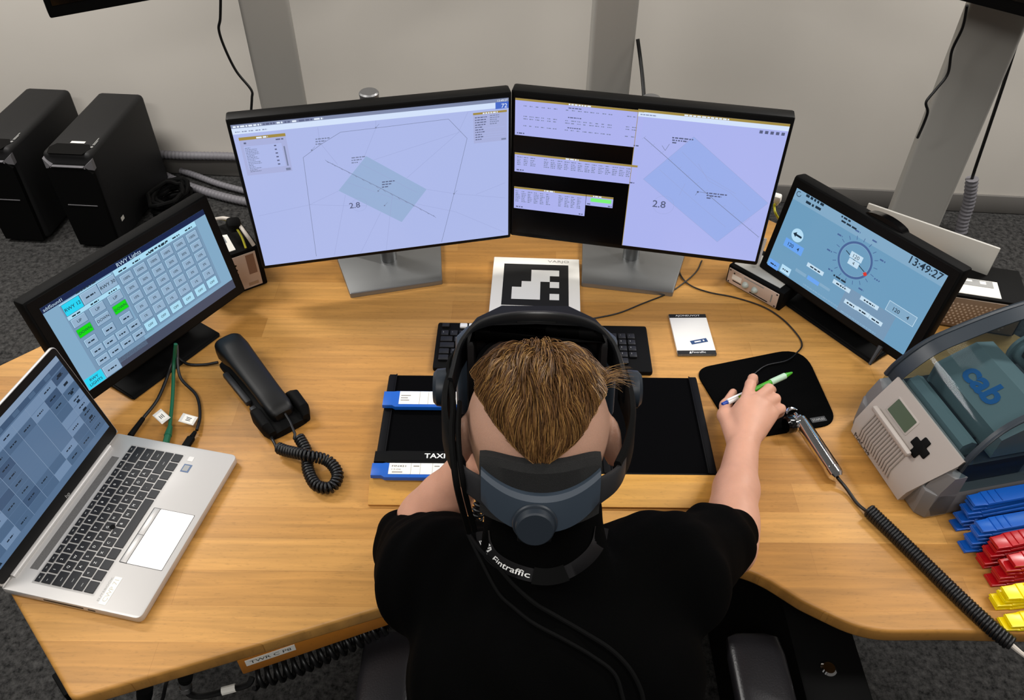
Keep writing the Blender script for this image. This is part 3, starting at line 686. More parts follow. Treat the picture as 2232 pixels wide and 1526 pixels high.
# right back: mesh box with bent bracket on top
a = px(2088, 635, .826); b = px(2168, 647, .826); yb = math.degrees(math.atan2(b[1] - a[1], b[0] - a[0])); p = px(2049, 709, .741)
bx3 = thing('equipment_box', FR((p[0], p[1], .74), yb), 'black equipment box with mesh front and light grey bracket, behind the right touchscreen', 'device')
MB().box((.165, .12, .085), (.0625, .0605, .043), .004, m=BLKM).build('case', bx3)
f = MB().box((.155, .002, .075), (.062, -.0012, .0425), .0006, m=mat('brown_mesh_plate', '7d6b5a', .5)); plate_holes(f, -.006, .12, .014, .072, 14, 9, .0024, -.00235, mat('pale_mesh_hole', 'b9ada0', .5)); f.build('mesh_plate', bx3)['label'] = 'brownish mesh plate'
bk = MB().box((.10, .055, .002), (.040, .034, .0867), .0006, m=PAPER); bk.box((.075, .022, .0006), (.042, .048, .0882), m=LEGG).box((.018, .006, .0006), (.03, .052, .0888), m=PAPER).box((.012, .01, .0006), (.06, .05, .0888), m=PAPER)
bk.build('printed_strip', bx3)['label'] = 'white flange with a printed strip'
r_ = px(2181, 542.5, .893); l_ = px(1893, 443, .893); yq = math.degrees(math.atan2(r_[1] - l_[1], r_[0] - l_[0]))
MB().box((float(np.linalg.norm(r_ - l_)), .006, .070), (0, 0, 0), .002, m=LGREY).build('upright_panel', bx3, WM[bx3.name].inverted() @ FR((*((r_ + l_) / 2)[:2], .859), yq))['label'] = 'light grey upright metal panel'
a = px(1668, 520, .86); b = px(1650, 577, .80)
cable('white_cable', [a, (a + b) / 2 + np.array([0, 0, .002]), b], .0042, WHC, 'short straight white cable between the right monitor and right touchscreen')
a = px(1694, 432, .90); t = MB().box((.018, .014, .022), (0, 0, 0), .004, m=PAPER).box((.010, .010, .012), (0, 0, -.016), .003, m=WHC).build('white_plug', None, FR(a, -30, 20)); tag(t, 'small white plug peeking out behind the right monitor edge', 'plug')
cable('earth_wire', [a + np.array([-.004, -.004, -.012]), px(1688, 452, .88), px(1692, 468, .87), px(1712, 500, .81), px(1728, 540, .7435)], .0026, YEL, 'short yellow and green wire below the white plug by the right monitor')

# ------------------------------------------------------------ laptop
ML_ = FR((-.6333, .799, .74), 78); LW, LD, LZ = .322, .236, .018
lap = thing('laptop', ML_, 'open silver laptop with black keys at the left end of the desk', 'laptop')
bd = fillet([(-LW / 2, -LD / 2), (LW / 2, -LD / 2), (LW / 2, LD / 2), (-LW / 2, LD / 2)], [.011, .011, .006, .006], 5)
bs = MB().prism(bd, .0045, LZ, SILV, .0015, seg=2, bottom=True)
for x in (-.12, .12):
    for y in (-.09, .09): bs.cyl((x, y, .0004), (x, y, .005), .007, BLK, 12)
MLt = ML_ @ T(0, 0, LZ)
KB = [onplane(u, v, MLt) for u, v in ((80, 1265), (285, 967), (398, 995), (203, 1302))]
kx0 = (KB[0][0] + KB[3][0]) / 2; kx1 = (KB[1][0] + KB[2][0]) / 2; ky1 = (KB[0][1] + KB[1][1]) / 2; ky0 = (KB[2][1] + KB[3][1]) / 2
for k in range(26): bs.box((.0006, .0022, .0035), (-LW / 2 - .0001, .045 - k * .0026, .0115), m=BLK)
bs.box((.0006, .012, .003), (-LW / 2 - .0001, -.035, .011), m=BLK)
bs.build('base', lap)
MB().prism(rrect(kx1 - kx0 + .004, ky1 - ky0 + .004, .002, c=((kx0 + kx1) / 2, (ky0 + ky1) / 2)), LZ - .0003, LZ + .0001, mat('key_tray', 'b3b0ad', .5, metal=.3)).build('key_tray', lap)
MB().box((kx1 - kx0 - .05, .014, .0003), ((kx0 + kx1) / 2 - .005, ky1 + .013, LZ + .0001), m=mat('speaker_grille', '6f6d6b', .6, metal=.4, noise=.5, nscale=900)).build('speaker_grille', lap)
rows = [(.62, [1] * 16, None), (1, [1] * 13 + [1.95], '~1234567890+´'), (1, [1.45] + [1] * 12 + [1.5], ' QWERTYUIOPÅ¨'), (1, [1.7] + [1] * 12 + [1.25], ' ASDFGHJKLÖÄ\''), (1, [1.3, 1] + [1] * 10 + [2.65], ' <ZXCVBNM,.-'), (1, [1.15, 1, 1, 1.1, 5.1, 1, 1.1, 1, 1, 1], None)]
tot = sum(r[0] for r in rows); yy = ky1; keymap = {}
for rh, ws, lets in rows:
    hh = rh / tot * (ky1 - ky0); xx = kx0; sw_ = sum(ws)
    for i, wk in enumerate(ws):
        kw = wk / sw_ * (kx1 - kx0); kb_ = MB().box((kw - .0026, hh - .0026, .0014), (0, 0, 0), .0005, m=KEY, seg=1)
        if lets and i < len(lets) and lets[i] != ' ': kb_.text(lets[i], .0062, LEG, T(-.0022, .001, .00072))
        elif lets is None and rh < 1: kb_.box((.0035, .0012, .0001), (0, 0, .00072), m=LEGG)
        elif lets and i in (0, len(ws) - 1): kb_.box((.006, .001, .0001), (-.001, -.002, .00072), m=LEGG)
        kb_.build('key', lap, T(xx + kw / 2, yy - hh / 2, LZ + .0009)); xx += kw
    yy -= hh
p = onplane(246, 1150, MLt)
MB().lathe([(0, 0), (.0042, 0), (.0044, .0012), (.0030, .0016), (0, .0012)], BLKM, 16, T(p[0], p[1], LZ + .0012)).build('pointing_stick', lap)
TP = [onplane(u, v, MLt) for u, v in ((350, 1108), (424, 1126), (350, 1246), (279, 1226))]
tx0 = (TP[2][0] + TP[3][0]) / 2; tx1 = (TP[0][0] + TP[1][0]) / 2; ty0 = (TP[1][1] + TP[2][1]) / 2; ty1 = (TP[0][1] + TP[3][1]) / 2
MB().prism(rrect(tx1 - tx0 + .0016, ty1 - ty0 + .0136, .002, c=((tx0 + tx1) / 2, (ty0 + ty1) / 2 + .006)), LZ - .0004, LZ + .00008, DK).prism(rrect(tx1 - tx0, ty1 - ty0, .002, c=((tx0 + tx1) / 2, (ty0 + ty1) / 2)), LZ - .0003, LZ + .0003, SILVP).build('touchpad', lap)
for sg in (0, 1):
    cxb = tx0 + (tx1 - tx0) * (.25 + .5 * sg); MB().box(((tx1 - tx0) / 2 - .0006, .0105, .001), (cxb, ty1 + .006, LZ + .0003), .0004, m=SILVP).build('touchpad_button', lap)
p = onplane(406, 1021, MLt); s = MB().box((.017, .015, .0003), (0, 0, 0), m=mat('blue_sticker', '31527c', .4)).box((.012, .010, .0003), (0, .0005, .0002), m=LEGG); s.build('sticker', lap, T(p[0], p[1], LZ + .0003))['label'] = 'small blue processor sticker'
p = onplane(416, 1001, MLt); MB().box((.010, .010, .0003), (0, 0, 0), m=SILVP).build('sticker', lap, T(p[0], p[1], LZ + .0003))['label'] = 'tiny silver sticker'
p = onplane(240, 1289, MLt); s = MB().box((.048, .0125, .0003), (0, 0, 0), m=PAPER); s.text('CWP 71', .0105, mat('faded_ink', 'c2bcae', .8), T(0, 0, .0002), fit=.038); s.build('sticker', lap, T(p[0] + .001, p[1], LZ + .0003))['label'] = 'white CWP 71 label'
MB().text('ELITEBOOK', .0045, LEGG, T(p[0] + .002, p[1] + .0095, LZ + .0002), fit=.042).build('lettering', lap)
hp = onplane(155, 1085, MLt)
MB().cyl((kx0 + .0, LD / 2 - .006, LZ + .001), (kx1 - .012, LD / 2 - .006, LZ + .001), .0058, SILV, 16).build('hinge', lap)
LH = .213; Mlid = T(0, LD / 2 - .006, LZ + .001) @ Matrix.Rotation(rad(90 - 12.5), 4, 'X')
lid = MB().prism([(x, y) for x, y in fillet([(-LW / 2, .004), (LW / 2, .004), (LW / 2, LH), (-LW / 2, LH)], [.002, .002, .010, .010], 5)], -.006, -.0002, SILV, .0012, bottom=True).build('lid', lap, Mlid)
bz = MB().prism(rrect(LW - .003, LH - .006, .009, c=(0, LH / 2 + .0015)), -.0003, .0003, BLK)
bz.text('hp', .010, LEGG, T(.012, .0105, .0004), .5, .01); bz.build('screen_bezel', lap, Mlid)
Q_BG = EM('laptop_screen_blue', '56708f'); Q_T = EM('laptop_tile_dark', '3d5472'); Q_L = EM('laptop_tile_light', '7089a8'); Q_D = EM('laptop_tile_mid', '4b6482'); Q_W = EM('laptop_text', '1a2735'); Q_H = EM('laptop_header', '8297b2')
sw, sh = LW - .018, .171; s = Scr(); cy = .1065 + .006
s.rect(-sw / 2, -sh / 2, sw / 2, sh / 2, Q_BG, 0)
ncol = 9; cw = sw / ncol; rh = (sh - .034) / 8
for i in range(ncol):
    for j in range(8):
        x = -sw / 2 + i * cw; y = -sh / 2 + .012 + j * rh
        if 4 <= i <= 6 and 2 <= j <= 5: m = Q_L if (i + j) % 1 == 0 and False else Q_BG
        else: m = random.choice((Q_T, Q_D, Q_L, Q_D))
        s.rect(x + .0004, y + .0004, x + cw - .0004, y + rh - .0004, m, 1)
        if m != Q_BG and random.random() < .75: s.smudge(x + cw * .25, y + rh * .45, cw * .45, .003, Q_W, 2)
for k in range(9): s.rect(-sw / 2 + k * cw - .0003, -sh / 2 + .012, -sw / 2 + k * cw + .0003, sh / 2 - .022, Q_H, 2)
s.rect(-sw / 2, sh / 2 - .020, sw / 2, sh / 2 - .010, Q_T, 1); s.rect(-sw / 2, sh / 2 - .010, sw / 2, sh / 2, Q_H, 1)
for k in range(7): s.rect(-sw / 2 + .02 + k * .04, sh / 2 - .0185, -sw / 2 + .034 + k * .04, sh / 2 - .0115, Q_D, 2)
for k in range(6): s.smudge(sw / 2 - .022, sh / 2 - .030 - k * .02, .010, .006, Q_W, 3)
s.poly([(-sw / 2 + .010, -sh / 2 + .004), (-sw / 2 + .016, -sh / 2 + .004), (-sw / 2 + .013, -sh / 2 + .011)], Q_W, 3)
s.build('display', lap, Mlid @ T(0, cy, .0005), smooth=None)
# cables plugged into its right side
def lcable(name, P, r, m, label): return cable(name, P, r, m, label, sm=10)
GRNC = mat('green_cable', '0c5a3c', .5)
e1 = px(379, 770, .775)
a = px(284, 950, .750); cable('power_cable', [px(383, 752, .80), px(372, 800, .755), px(345, 868, .747), px(312, 912, .750)], .0033, RUB, 'thin black cable running to the rear right side of the laptop')
t = MB().tube([a, px(312, 912, .750)], [.0055, .0042], BLKM, 12).build('plug', None); t.data.transform(Matrix.Translation(-Vector(a))); t.location = a; tag(t, 'black plug at the rear right side of the laptop', 'plug'); WM[t.name] = T(*a)
cable('network_cable', [px(383, 750, .81), px(379, 800, .76), px(376, 870, .749), px(370, 930, .750)], .0036, GRNC, 'green network cable running to the right side of the laptop')
a = px(361, 968, .750); b = px(371, 930, .750); t = MB().tube([(0, 0, 0), Vector(b - a) * .45, Vector(b - a) * .46, Vector(b - a)], [.006, .006, .007, .0045], GRNC, 10).build('network_plug', None, T(*a)); tag(t, 'green network plug in the right side of the laptop', 'plug')
cable('usb_cable', [px(386, 752, .79), px(392, 820, .755), px(428, 862, .746), px(436, 905, .747), px(429, 938, .750)], .003, RUB, 'thin black cable looping to the front USB plug of the laptop')
a = px(401, 979, .750); b = px(429, 936, .750); t = MB().box((.0145, .030, .009), (0, .014, 0), .003, m=BLKM).tube([(0, .028, 0), (0, .042, 0)], [.005, .0034], BLKM, 10).build('usb_plug', None, FR(a, math.degrees(math.atan2(b[1] - a[1], b[0] - a[0])) - 90)); tag(t, 'black USB plug nearest the front in the laptop side', 'plug')
TAGP = mat('clear_tag_sleeve', 'd9d6d0', .25, spec=.6)
for u, v, yw, lb in ((352, 908, -40, 'white cable tag in a clear sleeve on the black cable beside the green one'), (410, 914, -15, 'white cable tag in a clear sleeve on the cable to the USB plug')):
    a = px(u, v, .757); t = thing('cable_tag', FR(a, yw, 8, 6), lb, 'tag', 'cable tags by the laptop')
    MB().box((.030, .019, .0012), (0, 0, 0), .0004, m=TAGP).build('sleeve', t)
    MB().box((.020, .016, .0004), (.001, 0, .0009), m=PAPER).box((.010, .0012, .0002), (.001, .003, .0012), m=INK).box((.008, .0012, .0002), (.001, 0, .0012), m=INK).box((.009, .0012, .0002), (.001, -.003, .0012), m=INK).build('paper_insert', t)

# ------------------------------------------------------------ telephone handset with coiled cord
pa = px(505, 775, .76); pb = px(628, 922, .76); ang = math.degrees(math.atan2(pb[1] - pa[1], pb[0] - pa[0]))
MP = FR(((pa[0] + pb[0]) / 2, (pa[1] + pb[1]) / 2, .74), ang)
L_ = float(np.linalg.norm(pb - pa)) + .012
ph = thing('telephone', MP, 'black telephone handset lying in its cradle, with a looped coiled cord', 'telephone')
# local x along the body (earpiece at -x, cord end at +x), y across
def station(x, hw, z0, z1, y=0, e=3.2): return [(x, y + p[0], p[1]) for p in oval(hw, z0, z1, 20, e)]
MB().loft([station(-L_ * .47, .026, .001, .020), station(-L_ * .44, .031, .001, .026), station(-.02, .032, .001, .026), station(.05, .034, .001, .024), station(L_ * .46, .040, .001, .022), station(L_ * .5, .036, .001, .016)], BLKM).build('cradle', ph)
for sg in (-1, 1):
    MB().loft([station(L_ * .22, .008, .014, .030, sg * .036), station(L_ * .30, .011, .008, .046, sg * .038), station(L_ * .45, .010, .006, .040, sg * .038), station(L_ * .5, .007, .004, .024, sg * .034)], BLKM).build('cradle_wing', ph)
MB().loft([station(-L_ * .5, .020, .030, .060), station(-L_ * .49, .026, .022, .070), station(-L_ * .44, .029, .020, .077), station(-L_ * .33, .029, .028, .078), station(-L_ * .22, .027, .042, .072), station(0, .025, .040, .064), station(L_ * .2, .024, .033, .056), station(L_ * .36, .024, .022, .052), station(L_ * .41, .022, .020, .046), station(L_ * .43, .016, .024, .040)], BLK).build('handset', ph)
MB().box((.10, .012, .012), (-.02, -.034, .024), .003, m=DK).box((.045, .012, .012), (.062, -.034, .020), .003, m=DK).build('side_keys', ph)
I = MP.inverted(); Lc = lambda u, v, z: np.array(I @ Vector(px(u, v, z)))
w0 = Lc(622, 905, .765)
pth = [Lc(651, 952, .760), Lc(668, 985, .757), Lc(672, 1025, .754), Lc(690, 1058, .754), Lc(722, 1062, .754), Lc(736, 1035, .755), Lc(715, 1005, .760), Lc(670, 993, .772), Lc(625, 983, .762), Lc(606, 976, .757)]
h = coil(cr(pth, 12), .0085, .0062, 10)
cd_ = MB().tube([Lc(618, 897, .775), Lc(632, 920, .768), Lc(643, 946, .762)] + h + [Lc(600, 970, .755), Lc(592, 955, .754), Lc(588, 938, .753)], .0027, RUB, 6).build('coiled_cord', ph, smooth=80)
cable('phone_line', [px(475, 790, .750), px(445, 795, .744), px(410, 794, .744), px(388, 780, .75)], .003, RUB, 'short black cable from the left touchscreen foot to the telephone')

# ------------------------------------------------------------ marker card
K = [px(u, v, .752) for u, v in ((1074.5, 559), (1264, 565), (1267, 681), (1064, 688))]
c = sum(K) / 4; yw = math.degrees(math.atan2((K[1] - K[0])[1], (K[1] - K[0])[0])); S_ = .195
card = thing('marker_plate', FR((c[0], c[1], .74), yw), 'white square plate with a black and white marker pattern, lying between the monitors', 'marker plate')
MB().box((S_, S_, .012), (0, 0, .0065), .0015, m=PAPER).build('plate', card)
s = MB(); g = S_ * .745 / 7; o = -g * 3.5; WH = mat('marker_white', 'ecebe6', .7)
s.box((7 * g, 7 * g, .0002), (0, 0, .0128), m=INK)
for r, cols in enumerate(((), (3, 4, 5), (3, 4), (2, 3, 5), (1, 2, 3), (1, 2, 3, 5), ())):
    for q in cols: s.box((g * 1.001, g * 1.001, .0002), (o + g * (q + .5), -o - g * (r + .5), .0130), m=WH)
s.build('marker_pattern', card)
s = MB(); s.text('VARJO', .011, INKG, T(.050, .086, .0128), fit=.048); s.text('313', .008, INKG, T(-.050, -.084, .0128), fit=.016); s.add([(-.073, -.089, .0128), (-.064, -.089, .0128), (-.064, -.080, .0128), (-.073, -.080, .0128)], [[0, 1, 2, 3]], INKG); s.build('lettering', card)

# ------------------------------------------------------------ keyboard
K = [px(u, v, .752) for u, v in ((955, 700), (1410, 710), (1420, 812), (945, 803))]; c = sum(K) / 4
kw_, kd_ = .436, .137
kb = thing('keyboard', FR((c[0], c[1], .74), -.8), 'black full-size keyboard with four white keys, half hidden by the headset', 'keyboard')
MB().prism(rrect(kw_, kd_, .006), .0006, .012, BLKM, .003, bottom=True).build('base', kb)
KD = mat('keyboard_key', '0c0c0e', .5, spec=.4)
u = (kw_ - .016) / 22.6; x0 = -kw_ / 2 + .008; y0 = kd_ / 2 - .016
n = 0
def kkey(x, y, wk, m=KD, t=None, hh=1):
    k = MB().box((wk * u - .003, hh * u - .003, .006), (0, 0, 0), .0018, m=m, seg=2)
    if t: k.text(t, .005, LEGG, T(-.003, .002, .0031))
    k.build('key', kb, T(x0 + (x + wk / 2) * u, y0 - (y + hh / 2) * u * .98, .0145))
for i, x in enumerate([0] + [2 + k for k in range(4)] + [6.5 + k for k in range(4)] + [11 + k for k in range(4)] + [15.25 + k for k in range(3)]):
    kkey(x, -.55, 1, KEYW if 1 <= i <= 4 else KD, None, .8)
RW_ = [(.7, [1] * 13 + [2], '§1234567890+´'), (1.7, [1.5] + [1] * 12 + [1.5], ' QWERTYUIOPÅ¨'), (2.7, [1.75] + [1] * 11 + [2.25], ' ASDFGHJKLÖÄ'), (3.7, [1.25, 1] + [1] * 10 + [2.75], ' <ZXCVBNM,.-'), (4.7, [1.25, 1.25, 1.25, 6.25, 1.25, 1.25, 1.25, 1.25], None)]
for y, ws, lt in RW_:
    x = 0
    for i, wk in enumerate(ws): kkey(x, y, wk, KD, lt[i] if lt and i < len(lt) and lt[i] != ' ' else None); x += wk
for y in (.7, 1.7):
    for i in range(3): kkey(15.25 + i, y, 1)
for x, y in ((16.25, 3.7), (15.25, 4.7), (16.25, 4.7), (17.25, 4.7)): kkey(x, y, 1)
for y, tt in ((.7, '//-'), (1.7, '789'), (2.7, '456'), (3.7, '123')):
    for i in range(3): kkey(18.6 + i, y, 1, KD, tt[i])
kkey(18.6, 4.7, 2, KD, '0')

# ------------------------------------------------------------ notepad and mouse pad
K = [px(u, v, .746) for u, v in ((1460, 685), (1540, 685), (1559, 772), (1476, 773))]; c = sum(K) / 4; yw = math.degrees(math.atan2((K[1] - K[0] + K[2] - K[3])[1], (K[1] - K[0] + K[2] - K[3])[0]))
nw = np.linalg.norm(K[1] - K[0]); nh = np.linalg.norm(K[2] - K[1])
np_ = thing('notepad', FR((c[0], c[1], .74), yw), 'small white notepad with black bands and a blue sticker, right of the keyboard', 'notepad')
MB().box((nw, nh, .006), (0, 0, .0035), .0006, m=PAPER).build('pages', np_)
s = MB().box((nw, .012, .0062), (0, nh / 2 - .006, .0036), .0004, m=INK); s.text('AJONEUVOT', .007, LEG, T(0, nh / 2 - .005, .0068), fit=.052); s.build('header_band', np_)
s = MB().box((nw, .011, .0062), (0, -nh / 2 + .0055, .0036), .0004, m=INK); s.text('Fintraffic', .0075, LEG, T(.004, -nh / 2 + .0058, .0068), fit=.028); s.poly = 0
s.add([(-.016, -nh / 2 + .002, .0068), (-.011, -nh / 2 + .002, .0068), (-.013, -nh / 2 + .009, .0068)], [[0, 1, 2]], LEG); s.build('footer_band', np_)
s = MB().box((.036, .011, .0004), (0, 0, 0), m=mat('navy_sticker', '23436f', .5)); s.box((.014, .0035, .0002), (-.003, 0, .0003), m=LEG).box((.003, .0045, .0002), (.010, 0, .0003), m=LEG); s.build('sticker', np_, T(.010, -.024, .0067) @ Matrix.Rotation(rad(14), 4, 'Z'))['label'] = 'blue sticker'
I0 = [px(u, v, .741)[:2] for u, v in ((1512, 806), (1750, 758), (1826, 925), (1608, 962))]
c = sum(I0) / 4
mp_ = thing('mouse_pad', FR((c[0], c[1], .74)), 'black mouse pad with rounded corners under the right hand', 'mouse pad')
MB().prism(fillet([tuple(q - c) for q in I0], [.035, .05, .04, .04], 8), .0004, .004, mat('black_cloth_pad', '030303', .95, spec=.05, bump=.4, bscale=900), .001).build('pad', mp_)
p = px(1784, 914, .7445); s = MB().box((.030, .012, .0003), (0, 0, 0), m=mat('dark_grey_label', '2c2c2e', .6)); s.text('STAPLES', .007, LEGG, T(0, 0, .0002), fit=.024); s.build('label', mp_, T(p[0] - c[0], p[1] - c[1], .0042) @ Matrix.Rotation(rad(12), 4, 'Z'))['label'] = 'small grey label in its corner'
# mouse cable and the other thin cable by the right monitor foot
cable('mouse_cable', [px(u, v, .7425) for u, v in ((1478, 570), (1484, 600), (1505, 622), (1545, 637), (1600, 648), (1662, 668), (1705, 695), (1738, 730), (1748, 752), (1738, 768))] + [px(1715, 786, .747), px(1670, 797, .7465), px(1640, 818, .746)], .0016, RUB, 'thin black cable curving from the right monitor to the mouse pad', sm=10)
cable('keyboard_cable', [px(u, v, .7425) for u, v in ((1530, 568), (1518, 592), (1490, 617), (1455, 640), (1400, 662), (1350, 682), (1300, 693), (1255, 700), (1235, 712))], .0016, RUB, 'thin black cable running from the right monitor foot to the keyboard', sm=10)

# ------------------------------------------------------------ wooden strip board
BT = .766
K = [px(u, v, BT) for u, v in ((847, 813), (1525, 823), (1562, 1047), (812, 1042))]
bx0 = (K[0][0] + K[3][0]) / 2; bx1 = (K[1][0] + K[2][0]) / 2; by1 = (K[0][1] + K[1][1]) / 2; by0 = (K[2][1] + K[3][1]) / 2
lipy = (px(808, 1098, .745)[1] + px(1566, 1107, .745)[1]) / 2
bw = bx1 - bx0; cxb = (bx0 + bx1) / 2
sb = thing('strip_board', FR((cxb, by0, .74)), 'wooden flight-strip board with black bays, on the desk in front of the person', 'strip board')
D_ = by1 - by0; hb = BT - .74
lp = lipy - by0
MB().loft([[(e * (bw / 2 + .004), y, z) for y, z in ((lp, .001), (lp - .002, .006), (-.004, hb - .001), (0, hb), (.012, hb), (.012, .001))] for e in (-1, 1)], WOODL).build('wooden_lip', sb)
t = MB().box((bw, D_ - .013, hb - .004), (0, D_ / 2 + .0067, (hb - .004) / 2 + .001), .002, m=BLKM); t.build('tray', sb)
BR_ = mat('black_bay_felt', '020203', .9, spec=.05); RAIL = mat('black_bay_rail', '060608', .6, spec=.12)
third = bw / 3
for k, xc in enumerate((-third, 0, third)):
    MB().box((third - .034, D_ - .02, .0012), (xc, D_ / 2 + .008, hb - .0032), m=BR_).build('bay', sb)
    for e in (-1, 1):
        MB().box((.013, D_ - .016, .004), (xc + e * (third / 2 - .0085), D_ / 2 + .007, hb - .002), .001, m=RAIL).box((.002, D_ - .016, .003), (xc + e * (third / 2 - .016), D_ / 2 + .007, hb + .0003), .0006, m=RAIL).build('bay_rail', sb)
XL = bx0 - cxb
def holder(name, uL, vT, vB, uR, label, m, texts=None, group='blue strip holders in the board', title=None):
    a = px(uL, (vT + vB) / 2, BT + .006); dep = px(uL, vT, BT + .006)[1] - px(uL, vB, BT + .006)[1]; ln = .215
    t = thing(name, FR((a[0], a[1], BT + .0025)), label, 'strip holder' if m is not BLKM else 'header bar', group)
    q = MB().prism([(0, -dep / 2), (.018, -dep / 2), (.024, -dep / 2 - .004), (ln, -dep / 2 - .004), (ln, dep / 2), (.024, dep / 2), (.018, dep / 2 - .001), (0, dep / 2 - .001)], .0004, .009, m, .0012); q.build('holder', t)
    s = MB().box((ln - .036, dep - .004, .0004), (ln / 2 + .012, .0006, .0092), m=PAPER if title is None else BLKM)
    if title is None:
        for x in (.068, .084, .105, .124, .145, .166): s.box((.0006, dep - .004, .0002), (x, .0006, .0095), m=LEGG)
        for x, y, wq in ((.033, .006, .018), (.033, .0, .013), (.033, -.006, .016), (.092, .003, .010), (.094, -.003, .008)) if not texts else ((.036, -.007, .018), (.072, .006, .010), (.108, .006, .009)): s.box((wq, .0022, .0002), (x + wq / 2, y, .0095), m=INKG)
        for x, y, tx, h, fw in texts: s.text(tx, h, INKG if h < .005 else INK, T(x, y, .0096), 0, fit=fw)
        s.build('paper_strip', t)
    else:
        s.text(title, .0145, LEG, T(.105, .001, .0096), .5, .02, fit=.036); s.build('title_strip', t)
    return t
holder('strip_holder', 836, 856, 887, 975, 'blue strip holder with a white paper strip, upper one on the left bay', BLUEP, [])
holder('strip_holder', 810, 1012, 1040, 975, 'blue strip holder with a white paper strip, lowest one below the TAXI bar', BLUEP, [(.035, .006, 'FIN421', .0055, .024), (.035, -.001, '13:06', .0045, .016), (.128, .006, '12', .0055, .008)])
holder('header_bar', 817, 986, 1010, 980, 'black header bar reading TAXI in white letters on the strip board', BLKM, title='TAXI', group=None)

# ------------------------------------------------------------ chrome push-to-talk handset with coil
a = px(1740, 912, .768); b = px(1826, 1042, .757); d = b - a; Lm = float(np.linalg.norm(d)); yw = math.degrees(math.atan2(d[1], d[0])); pt = math.degrees(math.asin(d[2] / Lm))
MM = FR(a, yw) @ Matrix.Rotation(rad(-pt), 4, 'Y') @ Matrix.Rotation(rad(90), 4, 'Y')       # local z runs down the handle
mic = thing('push_to_talk_handle', MM, 'chrome push-to-talk handle with a black coiled cord, right of the mouse pad', 'handset')
MB().lathe([(0, 0), (.008, 0), (.0125, .004), (.0125, .010), (.0115, .011), (.0125, .012), (.0125, Lm - .022), (.0115, Lm - .021), (.0135, Lm - .020), (.0135, Lm - .006), (.009, Lm), (0, Lm)], CHROME, 28).build('barrel', mic)
MB().box((.010, .006, Lm - .02), (0, .0118, Lm / 2), .002, m=BLKM).build('grip_strip', mic)
MB().lathe([(0, -.012), (.0035, -.012), (.0045, -.006), (.0085, -.002), (.0085, 0.0005), (0, .0005)], CHROME, 16).build('end_cap', mic)
MB().lathe([(0, 0), (.014, 0), (.016, .003), (.016, .014), (.013, .018), (0, .018)], BLKG, 24, T(.004, -.0105, .006) @ Matrix.Rotation(rad(90), 4, 'X')).build('talk_button', mic)
MB().lathe([(.010, 0), (.0165, 0), (.0165, .004), (.010, .004)], CHROME, 24, T(.004, -.0105, .006) @ Matrix.Rotation(rad(90), 4, 'X')).build('button_ring', mic)
I = MM.inverted(); Lc = lambda u, v, z: np.array(I @ Vector(px(u, v, z)))
lead = cr([Lc(1826, 1042, .757), Lc(1845, 1065, .748), Lc(1868, 1097, .745), Lc(1888, 1114, .748)], 8)
h = coil(cr([Lc(1893, 1112, .7525), Lc(1990, 1205, .7525), Lc(2100, 1312, .7525), Lc(2165, 1372, .7525), Lc(2204, 1404, .7520)], 10), .0096, .0052, 10)
MB().tube(lead + h, .0031, RUB, 6).build('coiled_cord', mic, smooth=80)
MB().tube([Lc(2204, 1406, .751), Lc(2222, 1421, .745), Lc(2245, 1438, .735)], [.0042, .0036, .003], WHC, 8).build('cord_sleeve', mic)['label'] = 'white sleeve at the cord end'
a = px(1731, 905, .747); t = thing('chrome_hook', FR(a, 30), 'small curved chrome hook lying on the mouse pad beside the handle', 'hook')
MB().tube([(.014 * math.cos(x), .014 * math.sin(x), .002) for x in np.linspace(.4, 2.6, 12)], [.001, .002, .003, .004, .0045, .0045, .0045, .004, .0035, .003, .002, .001], CHROME, 10).build('hook_body', t)

# ------------------------------------------------------------ label printer
P_Y = -77.5
PR = FR((.634, 1.045, .74), P_Y)
pr = thing('label_printer', PR, 'grey label printer with a smoky lid and MACH4 front at the right', 'printer')
PG = mat('printer_dark_grey', '3d4144', .5); PF = mat('printer_front_grey', 'a79e97', .5); PS = mat('printer_side_grey', '6e6c6c', .55); PI = mat('printer_inner_green', '8a9a98', .45); PD = mat('printer_inner_dark', '1c2124', .5)
PWd = .232
def rib(prof, x0, x1, m, mb=None):
    mb = mb or MB(); return mb.loft([[(x, y, z) for y, z in prof] for x in (x0, x1)], m)
# lower housing
MB().prism([(.0, .012), (.014, 0), (PWd - .014, 0), (PWd, .012), (PWd, .42), (0, .42)], .004, .066, PS, .004, bottom=True).build('lower_housing', pr)
for x in (.02, PWd - .02):
    for y in (.03, .39): MB().cyl((x, y, .0004), (x, y, .006), .010, BLK, 12).build('foot', pr)
